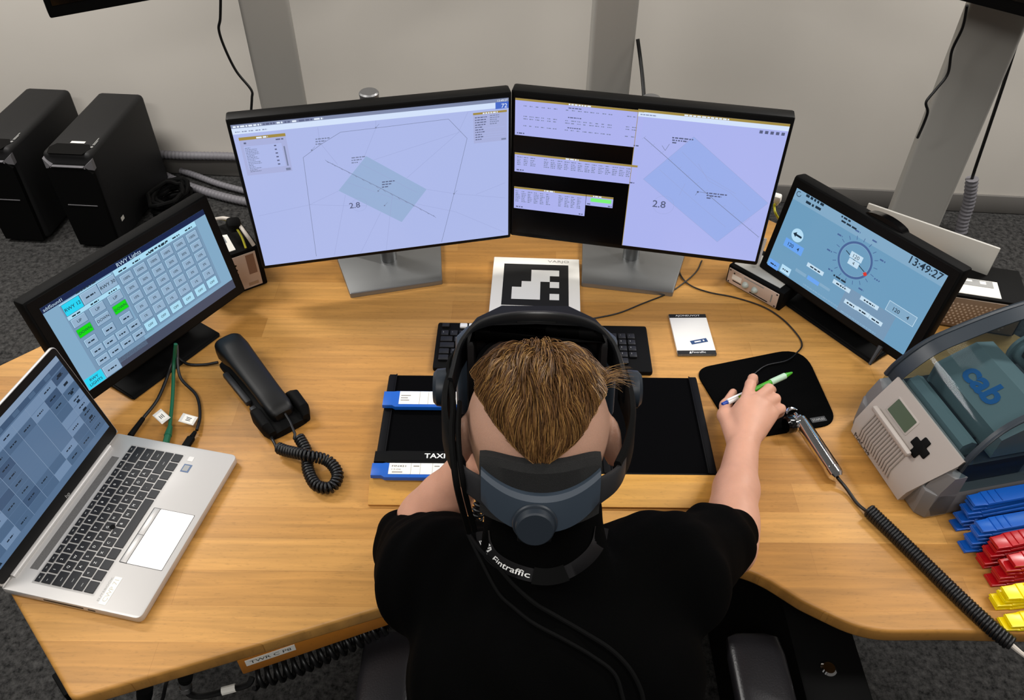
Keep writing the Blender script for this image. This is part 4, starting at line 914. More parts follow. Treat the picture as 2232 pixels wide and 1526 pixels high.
# front plate
fm = MB().loft([[(x if x is not None else PWd - .044 + .036 * min(1, z / .125), y, z) for y, z in ((.001, .002), (-.012, .006), (-.014, .040), (.006, .085), (.030, .128), (.036, .138), (.046, .134), (.018, .066), (.010, .004))] for x in (.030, None)], PF); fm.build('front_plate', pr)
Mf = T(0, -.014, .040) @ Matrix.Rotation(rad(64.8), 4, 'X')           # on the sloping upper face: x right, y up the slope
Mu = T(0, .006, .085) @ Matrix.Rotation(rad(60.5), 4, 'X')
MB().prism(rrect(.064, .034, .003, c=(.092, .026)), -.0005, .0012, PF, .0004).prism(rrect(.056, .028, .002, c=(.092, .026)), .0012, .0015, mat('lcd_dark_green', '4a5640', .25)).build('lcd_panel', pr, Mu)['label'] = 'dark green display'
cxp, cyp, a_, b_ = .158, .018, .0075, .019
MB().prism(fillet([(cxp - a_, cyp - b_), (cxp + a_, cyp - b_), (cxp + a_, cyp - a_), (cxp + b_, cyp - a_), (cxp + b_, cyp + a_), (cxp + a_, cyp + a_), (cxp + a_, cyp + b_), (cxp - a_, cyp + b_), (cxp - a_, cyp + a_), (cxp - b_, cyp + a_), (cxp - b_, cyp - a_), (cxp - a_, cyp - a_)], .002, 2), -.0005, .003, BLKM, .0008).build('cross_key', pr, Mu)
g_ = MB()
g_.box((.112, .010, .010), (.104, -.003, .0880), .003, m=PF)
for k in range(15):
    x = .054 + k * .0068; g_.tube([(x, -.0148, .020), (x, -.0152, .042), (x, .0035, .082)], .0021, PF, 6)
g_.build('grip_ribs', pr)
MB().text('MACH4', .0145, INK, T(.068, -.0137, .0135) @ Matrix.Rotation(rad(88), 4, 'X'), fit=.05).build('lettering', pr)
for x0, x1, s0 in ((0, .031, 0), (PWd - .021, PWd, 1)):
    q = [(.012, .006), (.0, .03), (.004, .072), (.018, .105), (.040, .105), (.040, .006)]
    MB().loft([[(x, y + (.012 if (x == 0 or x == PWd) else 0), z) for y, z in q] for x in (x0, x1)], PS).build('front_corner', pr)
# inside
MB().box((PWd - .03, .36, .05), (PWd / 2, .225, .090), .004, m=PD).build('chassis', pr)
ib = MB(); rib([(.046, .112), (.052, .140), (.066, .146), (.078, .140), (.078, .112)], .040, PWd - .036, PI, ib); ib.build('feed_cover', pr)
hb_ = MB(); rib([(.100, .118), (.102, .160), (.165, .197), (.200, .192), (.200, .118)], .030, PWd - .020, PI, hb_); hb_.build('print_head', pr)
dx_, dz_ = .065, .037; sl = math.degrees(math.atan2(dz_, dx_))
BLT = mat('printer_blue_lettering', '1172b8', .4)
MB().text('cab', .052, BLT, T(.110, .134, .1800) @ Matrix.Rotation(rad(sl), 4, 'X'), bold=.035, fit=.080).build('brand_lettering', pr)['label'] = 'blue printed letters'
MB().cyl((.045, .089, .122), (.175, .089, .122), .008, PD, 16).build('platen_roller', pr)
for y, r, z, m in ((.262, .026, .175, PI), (.335, .034, .172, PD)):
    k = MB().cyl((.045, y, z), (PWd - .050, y, z), r, m, 24)
    k.cyl((.040, y, z), (.046, y, z), r + .008, PI, 24).cyl((PWd - .052, y, z), (PWd - .046, y, z), r + .008, PI, 24); k.build('media_roller', pr)
MB().box((.012, .20, .10), (PWd - .030, .26, .155), .004, m=PI).build('side_frame', pr)
MB().box((.05, .012, .045), (.09, .238, .205), .003, m=PD).build('guide_plate', pr)
MB().cyl((.187, .118, .152), (.196, .118, .152), .006, mat('green_lever', '1f9a52', .4), 10).build('release_lever', pr)['label'] = 'small green lever'
# smoky lid
def smoky():
    m = bpy.data.materials.new('smoky_lid'); m.use_nodes = True; n = m.node_tree.nodes; L = m.node_tree.links
    for q in list(n): n.remove(q)
    o = n.new('ShaderNodeOutputMaterial'); t = n.new('ShaderNodeBsdfTransparent'); t.inputs[0].default_value = (.47, .56, .60, 1)
    gl = n.new('ShaderNodeBsdfGlossy'); gl.inputs['Roughness'].default_value = .05; gl.inputs[0].default_value = (.8, .85, .9, 1)
    d = n.new('ShaderNodeBsdfDiffuse'); d.inputs[0].default_value = lin('3a4650')
    fr = n.new('ShaderNodeFresnel'); fr.inputs[0].default_value = 1.45
    m1 = n.new('ShaderNodeMixShader'); m1.inputs[0].default_value = .10; L.new(t.outputs[0], m1.inputs[1]); L.new(d.outputs[0], m1.inputs[2])
    m2 = n.new('ShaderNodeMixShader'); h = n.new('ShaderNodeMath'); h.operation = 'MULTIPLY'; h.inputs[1].default_value = .14; L.new(fr.outputs[0], h.inputs[0]); L.new(h.outputs[0], m2.inputs[0]); L.new(m1.outputs[0], m2.inputs[1]); L.new(gl.outputs[0], m2.inputs[2]); L.new(m2.outputs[0], o.inputs[0])
    return m
SMK = smoky(); RIM = mat('lid_rim', '252d35', .4, spec=.4)
prof = [(.036, .120), (.046, .150), (.080, .196), (.130, .224), (.20, .252), (.27, .268), (.34, .272), (.40, .262), (.43, .235), (.435, .100)]
prof = [(p[0], p[1]) for p in [(q[0], q[1]) for q in cr([(a_, b_, 0) for a_, b_ in prof], 4)]]
def xin(z): return .016 * max(0, (z - .10) / .17)
ld = MB(); n = len(prof)
v = []; f = []
for y, z in prof: v += [(xin(z), y, z), (PWd - xin(z), y, z)]
for i in range(n - 1): f.append([2 * i, 2 * i + 1, 2 * i + 3, 2 * i + 2])
ld.add(v, f, SMK)
for k in (0, 1):
    v = []; f = []
    for y, z in prof: xx = xin(z) if k == 0 else PWd - xin(z); v += [(xx, y, z), (0 if k == 0 else PWd, y, min(.066, z) if y > .05 else .1)]
    for i in range(n - 1): f.append([2 * i, 2 * i + 1, 2 * i + 3, 2 * i + 2])
    ld.add(v, f, SMK)
ld.build('lid', pr, smooth=50)['label'] = 'smoky see-through lid'
rm = MB()
for k in (0, 1): rm.tube([((xin(z) + .002) if k == 0 else PWd - xin(z) - .002, y, z - .001) for y, z in prof[:-3]], .0052 if k == 0 else .0022, RIM, 8)
rm.build('lid_rim', pr)
fr_ = MB()
for k, wd_ in ((0, .034), (1, .010)):
    rings = []
    for y, z in prof:
        x = xin(z) if k == 0 else PWd - xin(z); s_ = 1 if k == 0 else -1
        rings.append([(x - s_ * .0012, y, z - .001), (x + s_ * wd_, y, z - .001), (x + s_ * wd_, y, z + .0012), (x - s_ * .0006, y, z + .0012)])
    fr_.loft(rings, RIM)
fr_.build('lid_frame', pr)['label'] = 'opaque slate border of the lid'

# ------------------------------------------------------------ stacks of strip holders at the right edge
GR = {'b': (BLUEP, 'blue'), 'r': (REDP, 'red'), 'y': (YELP, 'yellow')}
_hm = {}
def hold(col, M, label):
    m, cn = GR[col]
    t = thing('strip_holder', M, label, 'strip holder', 'stacked %s strip holders' % cn)
    if col not in _hm:
        q = MB(); w_ = .0255
        q.prism([(0, -w_ * .42), (.020, -w_ * .46), (.023, -w_ / 2), (.205, -w_ / 2), (.205, w_ / 2), (.023, w_ / 2), (.020, w_ * .46), (0, w_ * .42)], .0006, .0052, m, .0012, bottom=True)
        q.prism([(.024, -w_ / 2 + .0004), (.200, -w_ / 2 + .0004), (.200, w_ / 2 - .0004), (.024, w_ / 2 - .0004)], .0045, .0072, m, .0012)
        q.box((.002, w_ * .86, .0022), (.036, 0, .0078), .0008, m=m); q.box((.002, w_ * .86, .0022), (.050, 0, .0078), .0008, m=m)
        o = q.build('body', t); _hm[col] = o
        bm_ = MB().box((.0012, w_ * .8, .002), (.0008, 0, .0062), .0004, m=m).build('end_lip', t); _hm[col + 'l'] = bm_
    else:
        for k in ('', 'l'):
            o = _hm[col + k].copy(); COL.objects.link(o); o.parent = t; WM[o.name] = M
    return t
ORD = ['bottom', 'second', 'third', 'fourth', 'fifth', 'sixth', 'seventh']
def stack(col, uv_top, n, ztop, where, sl, jit):
    a = px(*uv_top, ztop); pitch = (ztop - .7405) / n
    e = px(2232, uv_top[1] - sl * (2232 - uv_top[0]), ztop); yw = math.degrees(math.atan2(e[1] - a[1], e[0] - a[0]))
    for k in range(n):
        d = jit[k % len(jit)]
        q = Matrix.Rotation(rad(yw + (k % 3 - 1) * .8), 3, 'Z') @ Vector((d, -.0135, 0))
        tier = 'topmost' if k == n - 1 else ('lowest' if k == 0 else ORD[k] + ' from the bottom')
        if n == 2: tier = 'upper' if k else 'lower'
        hold(col, FR((a[0] + q.x, a[1] + q.y, .7405 + k * pitch), yw + (k % 3 - 1) * .8), '%s plastic strip holder, %s in the %s %s stack' % (GR[col][1], tier, where, GR[col][1]))
JB = [-.004, .003, -.006, .004, -.003, .002, 0]
stack('b', (2108, 1072), 7, .818, 'rear', .19, JB)
stack('b', (2124, 1128), 6, .806, 'front', .16, [-.006, .002, -.004, .004, -.002, .001])
stack('r', (2158, 1163), 6, .806, 'rear', .19, [.0, -.004, .003, -.003, .002, 0])
stack('r', (2188, 1203), 6, .802, 'front', .14, [-.010, -.002, -.006, .003, -.004, .006])
stack('y', (2176, 1272), 4, .779, 'rear', .12, [-.002, -.006, .002, .004])
stack('y', (2184, 1333), 2, .757, 'front', .10, [-.004, .003])
ACR = mat('clear_acrylic', 'e8eef0', .1); ACR.node_tree.nodes['Principled BSDF'].inputs['Alpha'].default_value = .22
a = px(2186, 1062, .77); t = thing('acrylic_divider', FR((a[0] + .03, a[1] - .005, .7405), -25), 'clear acrylic divider standing behind the blue strip holders', 'divider')
MB().box((.16, .003, .105), (.055, 0, .053), .001, m=ACR).build('panel', t); MB().box((.16, .0032, .0016), (.055, 0, .1063), m=mat('acrylic_edge', 'd8b8a4', .2)).build('edge', t)

# ------------------------------------------------------------ things behind the desk
def tower(c_uv, z, label, n):
    a = px(*c_uv, z)                                           # far right top corner
    M = FR((a[0], a[1], 0), TY)
    t = thing('computer_tower', M, label, 'computer', 'pair of black computer towers')
    Wt, Dt = .180, .47
    BK = mat('tower_black', '161617', .6, spec=.35); BKS = mat('tower_black_side', '0b0b0c', .6, spec=.3)
    MB().box((Wt, Dt, z - .01), (-Wt / 2, -Dt / 2, (z - .01) / 2 + .010), .018, m=BK, seg=3).build('case', t)
    for x in (-.03, -Wt + .03):
        for y in (-.05, -Dt + .05): MB().box((.03, .03, .011), (x, y, .0056), .002, m=BLK).build('foot', t)
    fr = MB().loft([[(x, y, zz) for x, zz in ((-Wt + .014, .014), (-.014, .014), (-.006, z - .11), (-.006, z - .07), (-.026, z - .045), (-Wt + .026, z - .045), (-Wt + .006, z - .07), (-Wt + .006, z - .11))] for y in (-Dt - .0, -Dt - .016)], BLKM); fr.build('front_panel', t)
    CH = mat('silver_chamfer', '8c8a8e', .45, metal=.4)
    for e in (0, 1):
        x = -.001 if e == 0 else -Wt + .001; xi = -.030 if e == 0 else -Wt + .030
        MB().loft([[(x, -Dt - .004, z - .022), (x, -Dt - .004, z - .062), (x, -Dt + .012, z - .06), (x, -Dt + .012, z - .02)], [(xi, -Dt - .018, z - .044), (xi, -Dt - .018, z - .050), (xi, -Dt + .006, z - .05), (xi, -Dt + .006, z - .044)]], CH).build('corner_trim', t)
    MB().box((Wt - .064, .012, .004), (-Wt / 2, -Dt - .012, z - .0455), .001, m=CH).build('handle_bar', t)
    MB().prism(fillet([(-Wt + .026, -Dt - .004), (-.026, -Dt - .004), (-.014, -Dt + .040), (-.030, -Dt + .066), (-Wt + .030, -Dt + .066), (-Wt + .014, -Dt + .040)], .004), z - .0005, z + .0006, BLKM).build('handle_recess', t)
    MB().box((Wt * .62, .002, .003), (-Wt / 2, -Dt - .0165, z - .205), m=CH).build('drive_slot', t)
    s = MB(); s.box((.003, .05, .0003), (-.017, -Dt + .088, z + .0003), m=LEGG).box((.0025, .032, .0003), (-.012, -Dt + .079, z + .0003), m=LEGG); s.lathe([(0, 0), (.005, 0), (.005, .0003), (0, .0003)], LEGG, 12, T(-.015, -Dt + .05, z + .0002)); s.build('lettering', t)
    if n:
        MB().box((.052, .013, .0006), (-Wt / 2 + .012, -Dt + .078, z + .0006), m=PAPER).build('paper_label', t)['label'] = 'small white label'
        MB().box((.0006, .022, .016), (.0006, -Dt + .05, .10), m=PAPER).build('side_label', t)
    return t
a = px(215, 193, .40); b = px(310, 203, .40); TY = -4
tower((312, 203), .40, 'black computer tower on the floor, nearer the left monitor, with a white label', 1)
tower((153, 193), .40, 'black computer tower on the floor at the far left edge', 0)
a = px(372, 434, .06)
t = MB()
rg_ = np.random.RandomState(5); P = []
for k in range(150):
    q = k * .42; r_ = .055 + .018 * math.sin(k * .31) + .01 * rg_.rand(); P.append((r_ * math.cos(q) + .02 * math.sin(k * .11), 1.5 * r_ * math.sin(q), .011 + .0006 * k + .008 * math.sin(q * 2 + k * .05) ** 2))
t.tube(P, .009, BLKM, 8)
tag(t.build('cable_bundle', None, T(a[0], a[1], 0)), 'dark lumpy bundle of cables on the carpet beside the right-hand computer tower', 'bundle')
def conduit(P, r, label):
    P = cr(P, 10); Q, L0 = resample(P, .004); o = Q[0]
    t = MB().tube([q - o for q in Q], [r * (1 + (.06 if k % 4 < 2 else -.04)) for k in range(len(Q))], GRYC, 10).build('cable_conduit', None, T(*o), smooth=80); return tag(t, label, 'conduit')
conduit([px(330, 335, .105), px(400, 339, .105), px(500, 341, .105), px(620, 347, .105), px(760, 354, .105)], .017, 'grey corrugated conduit lying along the wall at the left')
conduit([px(362, 384, .02), px(388, 396, .02), px(430, 412, .02), px(500, 432, .02), px(590, 450, .02)], .017, 'grey corrugated conduit on the carpet, nearest the left touchscreen')
conduit([px(395, 372, .02), px(430, 384, .02), px(480, 402, .02), px(540, 418, .02), px(600, 432, .02)], .013, 'thin grey corrugated conduit on the carpet, between the two thicker ones')
a = px(2095, 505, .02); zt_ = None
def up(u, v, y): return pv(u, v, y)
yb = a[1]
conduit([a, up(2100, 480, yb + .005), up(2112, 440, yb + .01), up(2119, 390, yb + .012)], .022, 'upright grey conduit by the right post with a black cable out of its top')
cable('display_cable', [up(2117, 408, yb + .012), up(2120, 385, yb + .012), up(2150, 295, yb - .03), up(2190, 175, yb - .10), up(2226, 62, yb - .18), up(2240, 20, yb - .2)], .006, RUB, 'thick black cable rising from the grey conduit to the right display')
cable('display_cable', [up(2108, 12, 2.16), up(2098, 60, 2.18), up(2075, 110, 2.20), up(2066, 160, 2.2), up(2040, 195, 2.19), up(2019, 222, 2.18), up(2022, 243, 2.18), up(2014, 268, 2.19), up(2000, 300, 2.22)], .004, RUB, 'thin black cable hanging crookedly down the right post')
cable('display_cable', [up(481, -10, 2.36), up(480, 40, 2.36), up(477, 65, 2.36), up(490, 105, 2.36), up(515, 155, 2.36), up(547, 195, 2.355), up(549, 215, 2.35), up(547, 255, 2.34), up(550, 300, 2.33)], .004, RUB, 'thin black cable hanging beside the left post')
cable('display_cable', [up(1390, 85, 2.36), up(1396, 130, 2.34), up(1401, 175, 2.30), up(1404, 222, 2.25), up(1404, 280, 2.2)], .0055, RUB, 'black cable hanging beside the middle post, above the right monitor')
# under the front left edge
t0 = thing('intercom_cable', FR(px(405, 1500, .60)), 'black coiled cord with a white sleeve hanging under the left front edge of the desk', 'cord')
I = WM[t0.name].inverted(); Lc = lambda u, v, z: np.array(I @ Vector(px(u, v, z)))
MB().tube(cr([Lc(407, 1499, .60), Lc(412, 1512, .59), Lc(435, 1518, .58), Lc(470, 1512, .58), Lc(500, 1502, .585), Lc(525, 1498, .59), Lc(543, 1490, .59), Lc(550, 1476, .595)], 8), .005, RUB, 8).build('lead', t0)
MB().tube(coil(cr([Lc(552, 1480, .595), Lc(640, 1452, .60), Lc(730, 1412, .61), Lc(850, 1356, .62)], 10), .016, .0145, 12), .0042, RUB, 6).build('coil', t0, smooth=80)
MB().tube([Lc(484, 1507, .585), Lc(514, 1499, .587)], .0068, PAPER, 10).build('white_sleeve', t0)['label'] = 'white marker sleeve'
MB().tube([Lc(404, 1470, .66), Lc(404, 1480, .64)], [.012, .011], BLKM, 14).tube([Lc(404, 1480, .64), Lc(405, 1495, .61)], [.010, .0085], ALU, 14).tube([Lc(405, 1495, .61), Lc(407, 1503, .60)], .0095, CHROME, 14).build('plug', t0)['label'] = 'round metal plug'
t1 = thing('intercom_plug', FR(px(316, 1516, .62)), 'black ribbed plug hanging under the desk near its left front corner', 'plug')
I = WM[t1.name].inverted(); Lc = lambda u, v, z: np.array(I @ Vector(px(u, v, z)))
MB().tube([Lc(316, 1498, .66), Lc(315, 1515, .63), Lc(313, 1540, .58)], [.012, .012, .009], BLKM, 12).build('body', t1)
MB().tube(cr([Lc(313, 1540, .58), Lc(330, 1560, .55), Lc(352, 1530, .56), Lc(362, 1490, .60), Lc(370, 1474, .66)], 6), .003, RUB, 8).build('lead', t1)

# ------------------------------------------------------------ chair
LEA = mat('black_leather', '1c1b1e', .35, spec=.5, bump=.15, bscale=350)
ar = px(1725, 1450, .62); al = px(780, 1450, .62); CXc = (ar[0] + al[0]) / 2; HWc = (ar[0] - al[0]) / 2
ch = thing('office_chair', FR((CXc, .38, 0)), 'black leather office chair with padded armrests under the seated person', 'chair')
MB().box((.50, .48, .085), (0, .02, .4115), .035, m=LEA, seg=4).build('seat', ch)
MB().box((.46, .09, .50), (0, 0, 0), .04, m=LEA, seg=4).build('backrest', ch, T(0, -.235, .74) @ Matrix.Rotation(rad(9), 4, 'X'))
for sg in (-1, 1):
    a = MB().loft([[(sg * (HWc - .048) + p[0], y, p[1]) for p in oval(hw, z0, z1, 20, 3.5)] for y, hw, z0, z1 in ((-.20, .025, .592, .606), (-.195, .042, .584, .614), (-.15, .047, .580, .619), (.0, .048, .580, .620), (.17, .0475, .580, .620), (.265, .047, .580, .619), (.297, .043, .583, .613), (.305, .03, .59, .604))], LEA); a.build('armrest_pad', ch)
    MB().box((.035, .06, .22), (sg * (HWc - .050), .02, .475), .006, m=BLKM).box((.14, .06, .02), (sg * (HWc - .105), .02, .362), .004, m=BLKM).build('armrest_post', ch)
MB().cyl((0, 0, .10), (0, 0, .372), .028, BLKM, 20).build('gas_lift', ch)
bs = MB()
for k in range(5):
    a = 2 * math.pi * k / 5 + .3; bs.tube([(0, 0, .105), (.30 * math.cos(a), .30 * math.sin(a), .075)], [.028, .016], BLKM, 10)
bs.build('star_base', ch)
for k in range(5):
    a = 2 * math.pi * k / 5 + .3; x, y = .30 * math.cos(a), .30 * math.sin(a)
    MB().cyl((x - .012, y, .0285), (x + .012, y, .0285), .028, BLK, 18).cyl((x, y, .03), (x, y, .07), .006, BLK, 8).build('caster', ch)

# ------------------------------------------------------------ the person
def skin_mat():
    m = mat('skin', 'c9967e', .5, spec=.35, noise=.10, nscale=45, sss=.12, bump=.12, bscale=500)
    # close-cropped stubble on the scalp: a greyer tone over the skull
    n = m.node_tree.nodes; L = m.node_tree.links; b = n['Principled BSDF']; src = b.inputs['Base Color'].links[0].from_socket
    tc = n.new('ShaderNodeTexCoord'); dv = n.new('ShaderNodeVectorMath'); dv.operation = 'DISTANCE'; L.new(tc.outputs['Object'], dv.inputs[0]); dv.inputs[1].default_value = (-.025, .165, .80)
    mr = n.new('ShaderNodeMapRange'); mr.interpolation_type = 'SMOOTHSTEP'; mr.inputs[1].default_value = .118; mr.inputs[2].default_value = .098; mr.inputs[3].default_value = 0; mr.inputs[4].default_value = .75; L.new(dv.outputs['Value'], mr.inputs[0])
    nz = n.new('ShaderNodeTexNoise'); nz.inputs['Scale'].default_value = 1800; L.new(tc.outputs['Object'], nz.inputs['Vector'])
    rg = n.new('ShaderNodeValToRGB'); rg.color_ramp.elements[0].color = lin('8c6f5e'); rg.color_ramp.elements[0].position = .35; rg.color_ramp.elements[1].color = lin('a2806d'); rg.color_ramp.elements[1].position = .6; L.new(nz.outputs['Fac'], rg.inputs[0])
    mx = n.new('ShaderNodeMix'); mx.data_type = 'RGBA'; L.new(mr.outputs[0], mx.inputs[0]); L.new(src, mx.inputs[6]); L.new(rg.outputs[0], mx.inputs[7]); L.new(mx.outputs[2], b.inputs['Base Color'])
    return m
SKIN = skin_mat()
SHIRT = mat('black_shirt_cloth', '020202', .95, spec=.04, bump=.3, bscale=800)
TROU = mat('black_trouser_cloth', '0a0a0b', .9, spec=.15)
HX = .030
HC = np.array([HX, .62, 1.21]); hpt = rad(20)
hX = np.array([1., 0, 0]); hF = np.array([0, math.cos(hpt), -math.sin(hpt)]); hU = np.array([0, math.sin(hpt), math.cos(hpt)])
HR = np.stack([hX, hF, hU], 1)
def hp(x, f, u): return HC + x * hX + f * hF + u * hU
MH = Matrix([[HR[i, 0], HR[i, 1], HR[i, 2], HC[i]] for i in range(3)] + [[0, 0, 0, 1]])
pe = thing('person', FR((.055, .42, .45)), 'person seen from behind in a black shirt, wearing a headset and holding a pen', 'person')
B = SDF((-.30, .22, .50), (.52, 1.10, 1.36), .003)
# head
B.ell(hp(0, -.012, -.002), (.0775, .094, .076), HR, k=.02)
B.ell(hp(0, .02, -.010), (.0745, .075, .070), HR, k=.02)
B.ell(hp(0, .035, -.055), (.060, .062, .072), HR, k=.03)
B.ell(hp(0, .075, -.105), (.028, .024, .022), HR, k=.03)
B.cap(hp(0, .098, -.005), hp(0, .118, -.040), .008, .012, k=.012)
B.ell(hp(0, .096, -.072), (.024, .008, .006), HR, k=.008)
for e in (-1, 1):
    B.ell(hp(e * .032, .092, -.006), (.014, .009, .009), HR, k=.012, op=-1)
    B.ell(hp(e * .032, .083, -.006), (.012, .012, .012), HR, k=.004)
    c, s_ = math.cos(.45 * e), math.sin(.45 * e); Q = HR @ np.array([[c, -s_, 0], [s_, c, 0], [0, 0, 1]])
    B.ell(hp(e * .083, -.008, -.025), (.006, .019, .031), Q, k=.008); B.ell(hp(e * .089, -.004, -.022), (.005, .010, .017), Q, k=.006, op=-1)
# neck, trunk
B.cap(hp(0, -.03, -.06), (.045, .50, 1.03), .056, .064, k=.03)
B.ell((.055, .445, .86), (.158, .105, .20), k=.03); B.ell((.055, .455, .965), (.155, .090, .095), k=.04); B.ell((.06, .42, .66), (.145, .11, .17), k=.05)
# arms
SR = np.array([.200, .56, .985]); ER = np.array([.333, .715, .815]); WR = px(1618, 978, .797)
SL = np.array([-.095, .56, .985]); EL = np.array([-.155, .735, .792]); WL = np.array([-.042, .742, 1.000])
B.cap((.05, .50, 1.0), SR, .07, .055, k=.03).cap((.05, .50, 1.0), SL, .07, .055, k=.03)
B.cap(SR, ER, .050, .042, k=.03); B.cap(ER, ER * .45 + WR * .55, .037, .034, k=.02); B.cap(ER * .45 + WR * .55, WR, .034, .0275, k=.02)
B.ell(ER * .75 + WR * .25 + np.array([.004, 0, .004]), (.036, .055, .037), k=.02)
B.cap(SL, EL, .050, .040, k=.03); B.cap(EL, EL * .5 + WL * .5, .042, .037, k=.02); B.cap(EL * .5 + WL * .5, WL, .037, .028, k=.02)
B.ell(EL * .75 + WL * .25, (.044, .042, .055), k=.02)
# right hand: palm down, index over the pen, the others curled on the pad
Hh = lambda u, v, z: px(u, v, z)
mI, mM, mR, mP = Hh(1624, 880, .812), Hh(1646, 874, .815), Hh(1666, 884, .810), Hh(1682, 900, .800)
for q, r in ((mI, .0125), (mM, .0125), (mR, .012), (mP, .0115)): B.cap(WR + (q - WR) * .12, q, .0175, r, k=.012)
B.ell((WR + mM * 1.3 + mI * .7) / 3 + np.array([0, .006, -.008]), (.030, .036, .016), k=.014)
B.cap(WR * .5 + mP * .5 - np.array([0, 0, .012]), mP - np.array([0, 0, .012]), .014, .011, k=.012)
K_ = .0035
B.chain([mI, Hh(1636, 838, .811), Hh(1641, 824, .797), Hh(1645, 832, .778)], [.0115, .0100, .0090, .0078], K_)
B.chain([mM, Hh(1676, 848, .803), Hh(1681, 850, .780), Hh(1674, 860, .764)], [.0115, .0100, .0088, .0078], K_)
B.chain([mR, Hh(1690, 869, .796), Hh(1690, 878, .774), Hh(1682, 888, .760)], [.0110, .0096, .0086, .0076], K_)
B.chain([mP, Hh(1702, 891, .786), Hh(1700, 900, .768), Hh(1690, 908, .757)], [.0105, .0088, .0078, .0070], K_)
tb = WR * .72 + mI * .28 + np.array([-.014, 0, -.006])
B.chain([tb, Hh(1580, 905, .786), Hh(1582, 884, .779), Hh(1598, 856, .777)], [.0165, .0130, .0105, .0080], .008)
# left hand: closed against the cheek, under the headset strap
lm = hp(-.070, .035, -.075); kn = [lm + hU * a + hF * b for a, b in ((.018, .018), (.004, .026), (-.010, .026), (-.022, .020))]
for q in kn: B.cap(WL + (q - WL) * .15, q, .0175, .0115, k=.012)
B.ell(WL * .45 + lm * .55, (.018, .026, .034), k=.014)
for i, q in enumerate(kn):
    d = hF * .030 + hU * (.006 - .006 * i) + hX * .006; g = hX * .024 + hF * .012 - hU * .004
    B.chain([q, q + d * 1.05, q + d * 1.05 + g, q + d * .75 + g * 1.5], [.0112, .0098, .0088, .0078], K_)
B.chain([WL * .7 + lm * .3 + hX * .012, hp(-.052, .02, -.085), hp(-.045, .04, -.095), hp(-.040, .058, -.098)], [.0165, .013, .011, .009], .008)
V, Fc = B.mesh(1)
body = np_obj('body', V, Fc, SKIN, pe)
bodyV = V; BODY = BVHTree.FromPolygons(V.tolist(), Fc.tolist())
# finger nails
NAIL = mat('finger_nail', 'e8bcae', .3)
del B
# shirt
S = SDF((-.34, .18, .50), (.50, .94, 1.18), .004)
S.ell((.055, .44, .86), (.178, .122, .22), k=.03); S.ell((.055, .45, .965), (.172, .108, .108), k=.04); S.ell((.06, .415, .66), (.172, .135, .20), k=.05)
S.cap((.05, .50, 1.005), SR + np.array([0, -.01, 0]), .078, .068, k=.03).cap((.05, .50, 1.005), SL + np.array([0, -.01, 0]), .078, .068, k=.03)
SRm = SR * .3 + ER * .7 + np.array([.0, .012, .006]); SLm = SL * .22 + EL * .78
S.cap(SR, SRm, .064, .056, k=.03); S.cap(SRm, ER + np.array([.000, .010, .008]), .054, .047, k=.02)
S.cap(SL, SLm, .066, .058, k=.03); S.cap(SLm, EL + np.array([-.004, -.006, .012]), .058, .050, k=.02)
S.cap((.05, .53, .96), (.18, .60, .96), .07, .06, k=.04).cap((.05, .53, .96), (-.06, .60, .95), .07, .055, k=.04)
S.cap((.044, .505, 1.03), (.040, .528, 1.078), .078, .068, k=.02).cap((.040, .528, 1.078), (.036, .556, 1.128), .066, .066, k=.015)
X, Y, Z = np.meshgrid(*[(S.lo[i] + S.h * np.arange(S.n[i])).astype(np.float32) for i in range(3)], indexing='ij', sparse=True)
S.D += .0022 * np.sin(55 * X + 38 * Z + 3 * np.sin(18 * Y)) * np.sin(30 * Y + 22 * X + 9) + .0012 * np.sin(120 * X - 70 * Y + 60 * Z)
# cuts: open hems at the sleeves
S.cap(ER * .55 + WR * .45, WR, .075, .075, k=.004, op=-1)
S.cap(EL * .62 + WL * .38, WL, .06, .06, k=.004, op=-1)
V, Fc = S.mesh(1); del S
np_obj('shirt', V, Fc, SHIRT, pe); SHB = BVHTree.FromPolygons(V.tolist(), Fc.tolist())
G = SDF((-.22, .22, .02), (.36, 1.08, .66), .007)
G.ell((.06, .42, .545), (.168, .15, .11), k=.03)
for hx, kx in ((-.025, -.06), (.145, .20)):
    G.cap((hx, .42, .535), (kx, .80, .545), .088, .068, k=.03).cap((kx, .80, .545), (kx, .86, .12), .066, .052, k=.02)
V, Fc = G.mesh(1); np_obj('trousers', V, Fc, TROU, pe)
for kx in (-.06, .20):
    G = SDF((kx - .08, .74, 0), (kx + .08, 1.10, .18), .005); G.cap((kx, .85, .10), (kx, .85, .06), .046, .042).ell((kx, .93, .038), (.045, .13, .040), k=.03); G.D = np.maximum(G.D, -(np.arange(G.n[2], dtype=np.float32) * G.h - .002)[None, None, :])
    V, Fc = G.mesh(1); np_obj('shoe', V, Fc, BLKM, pe)
del G

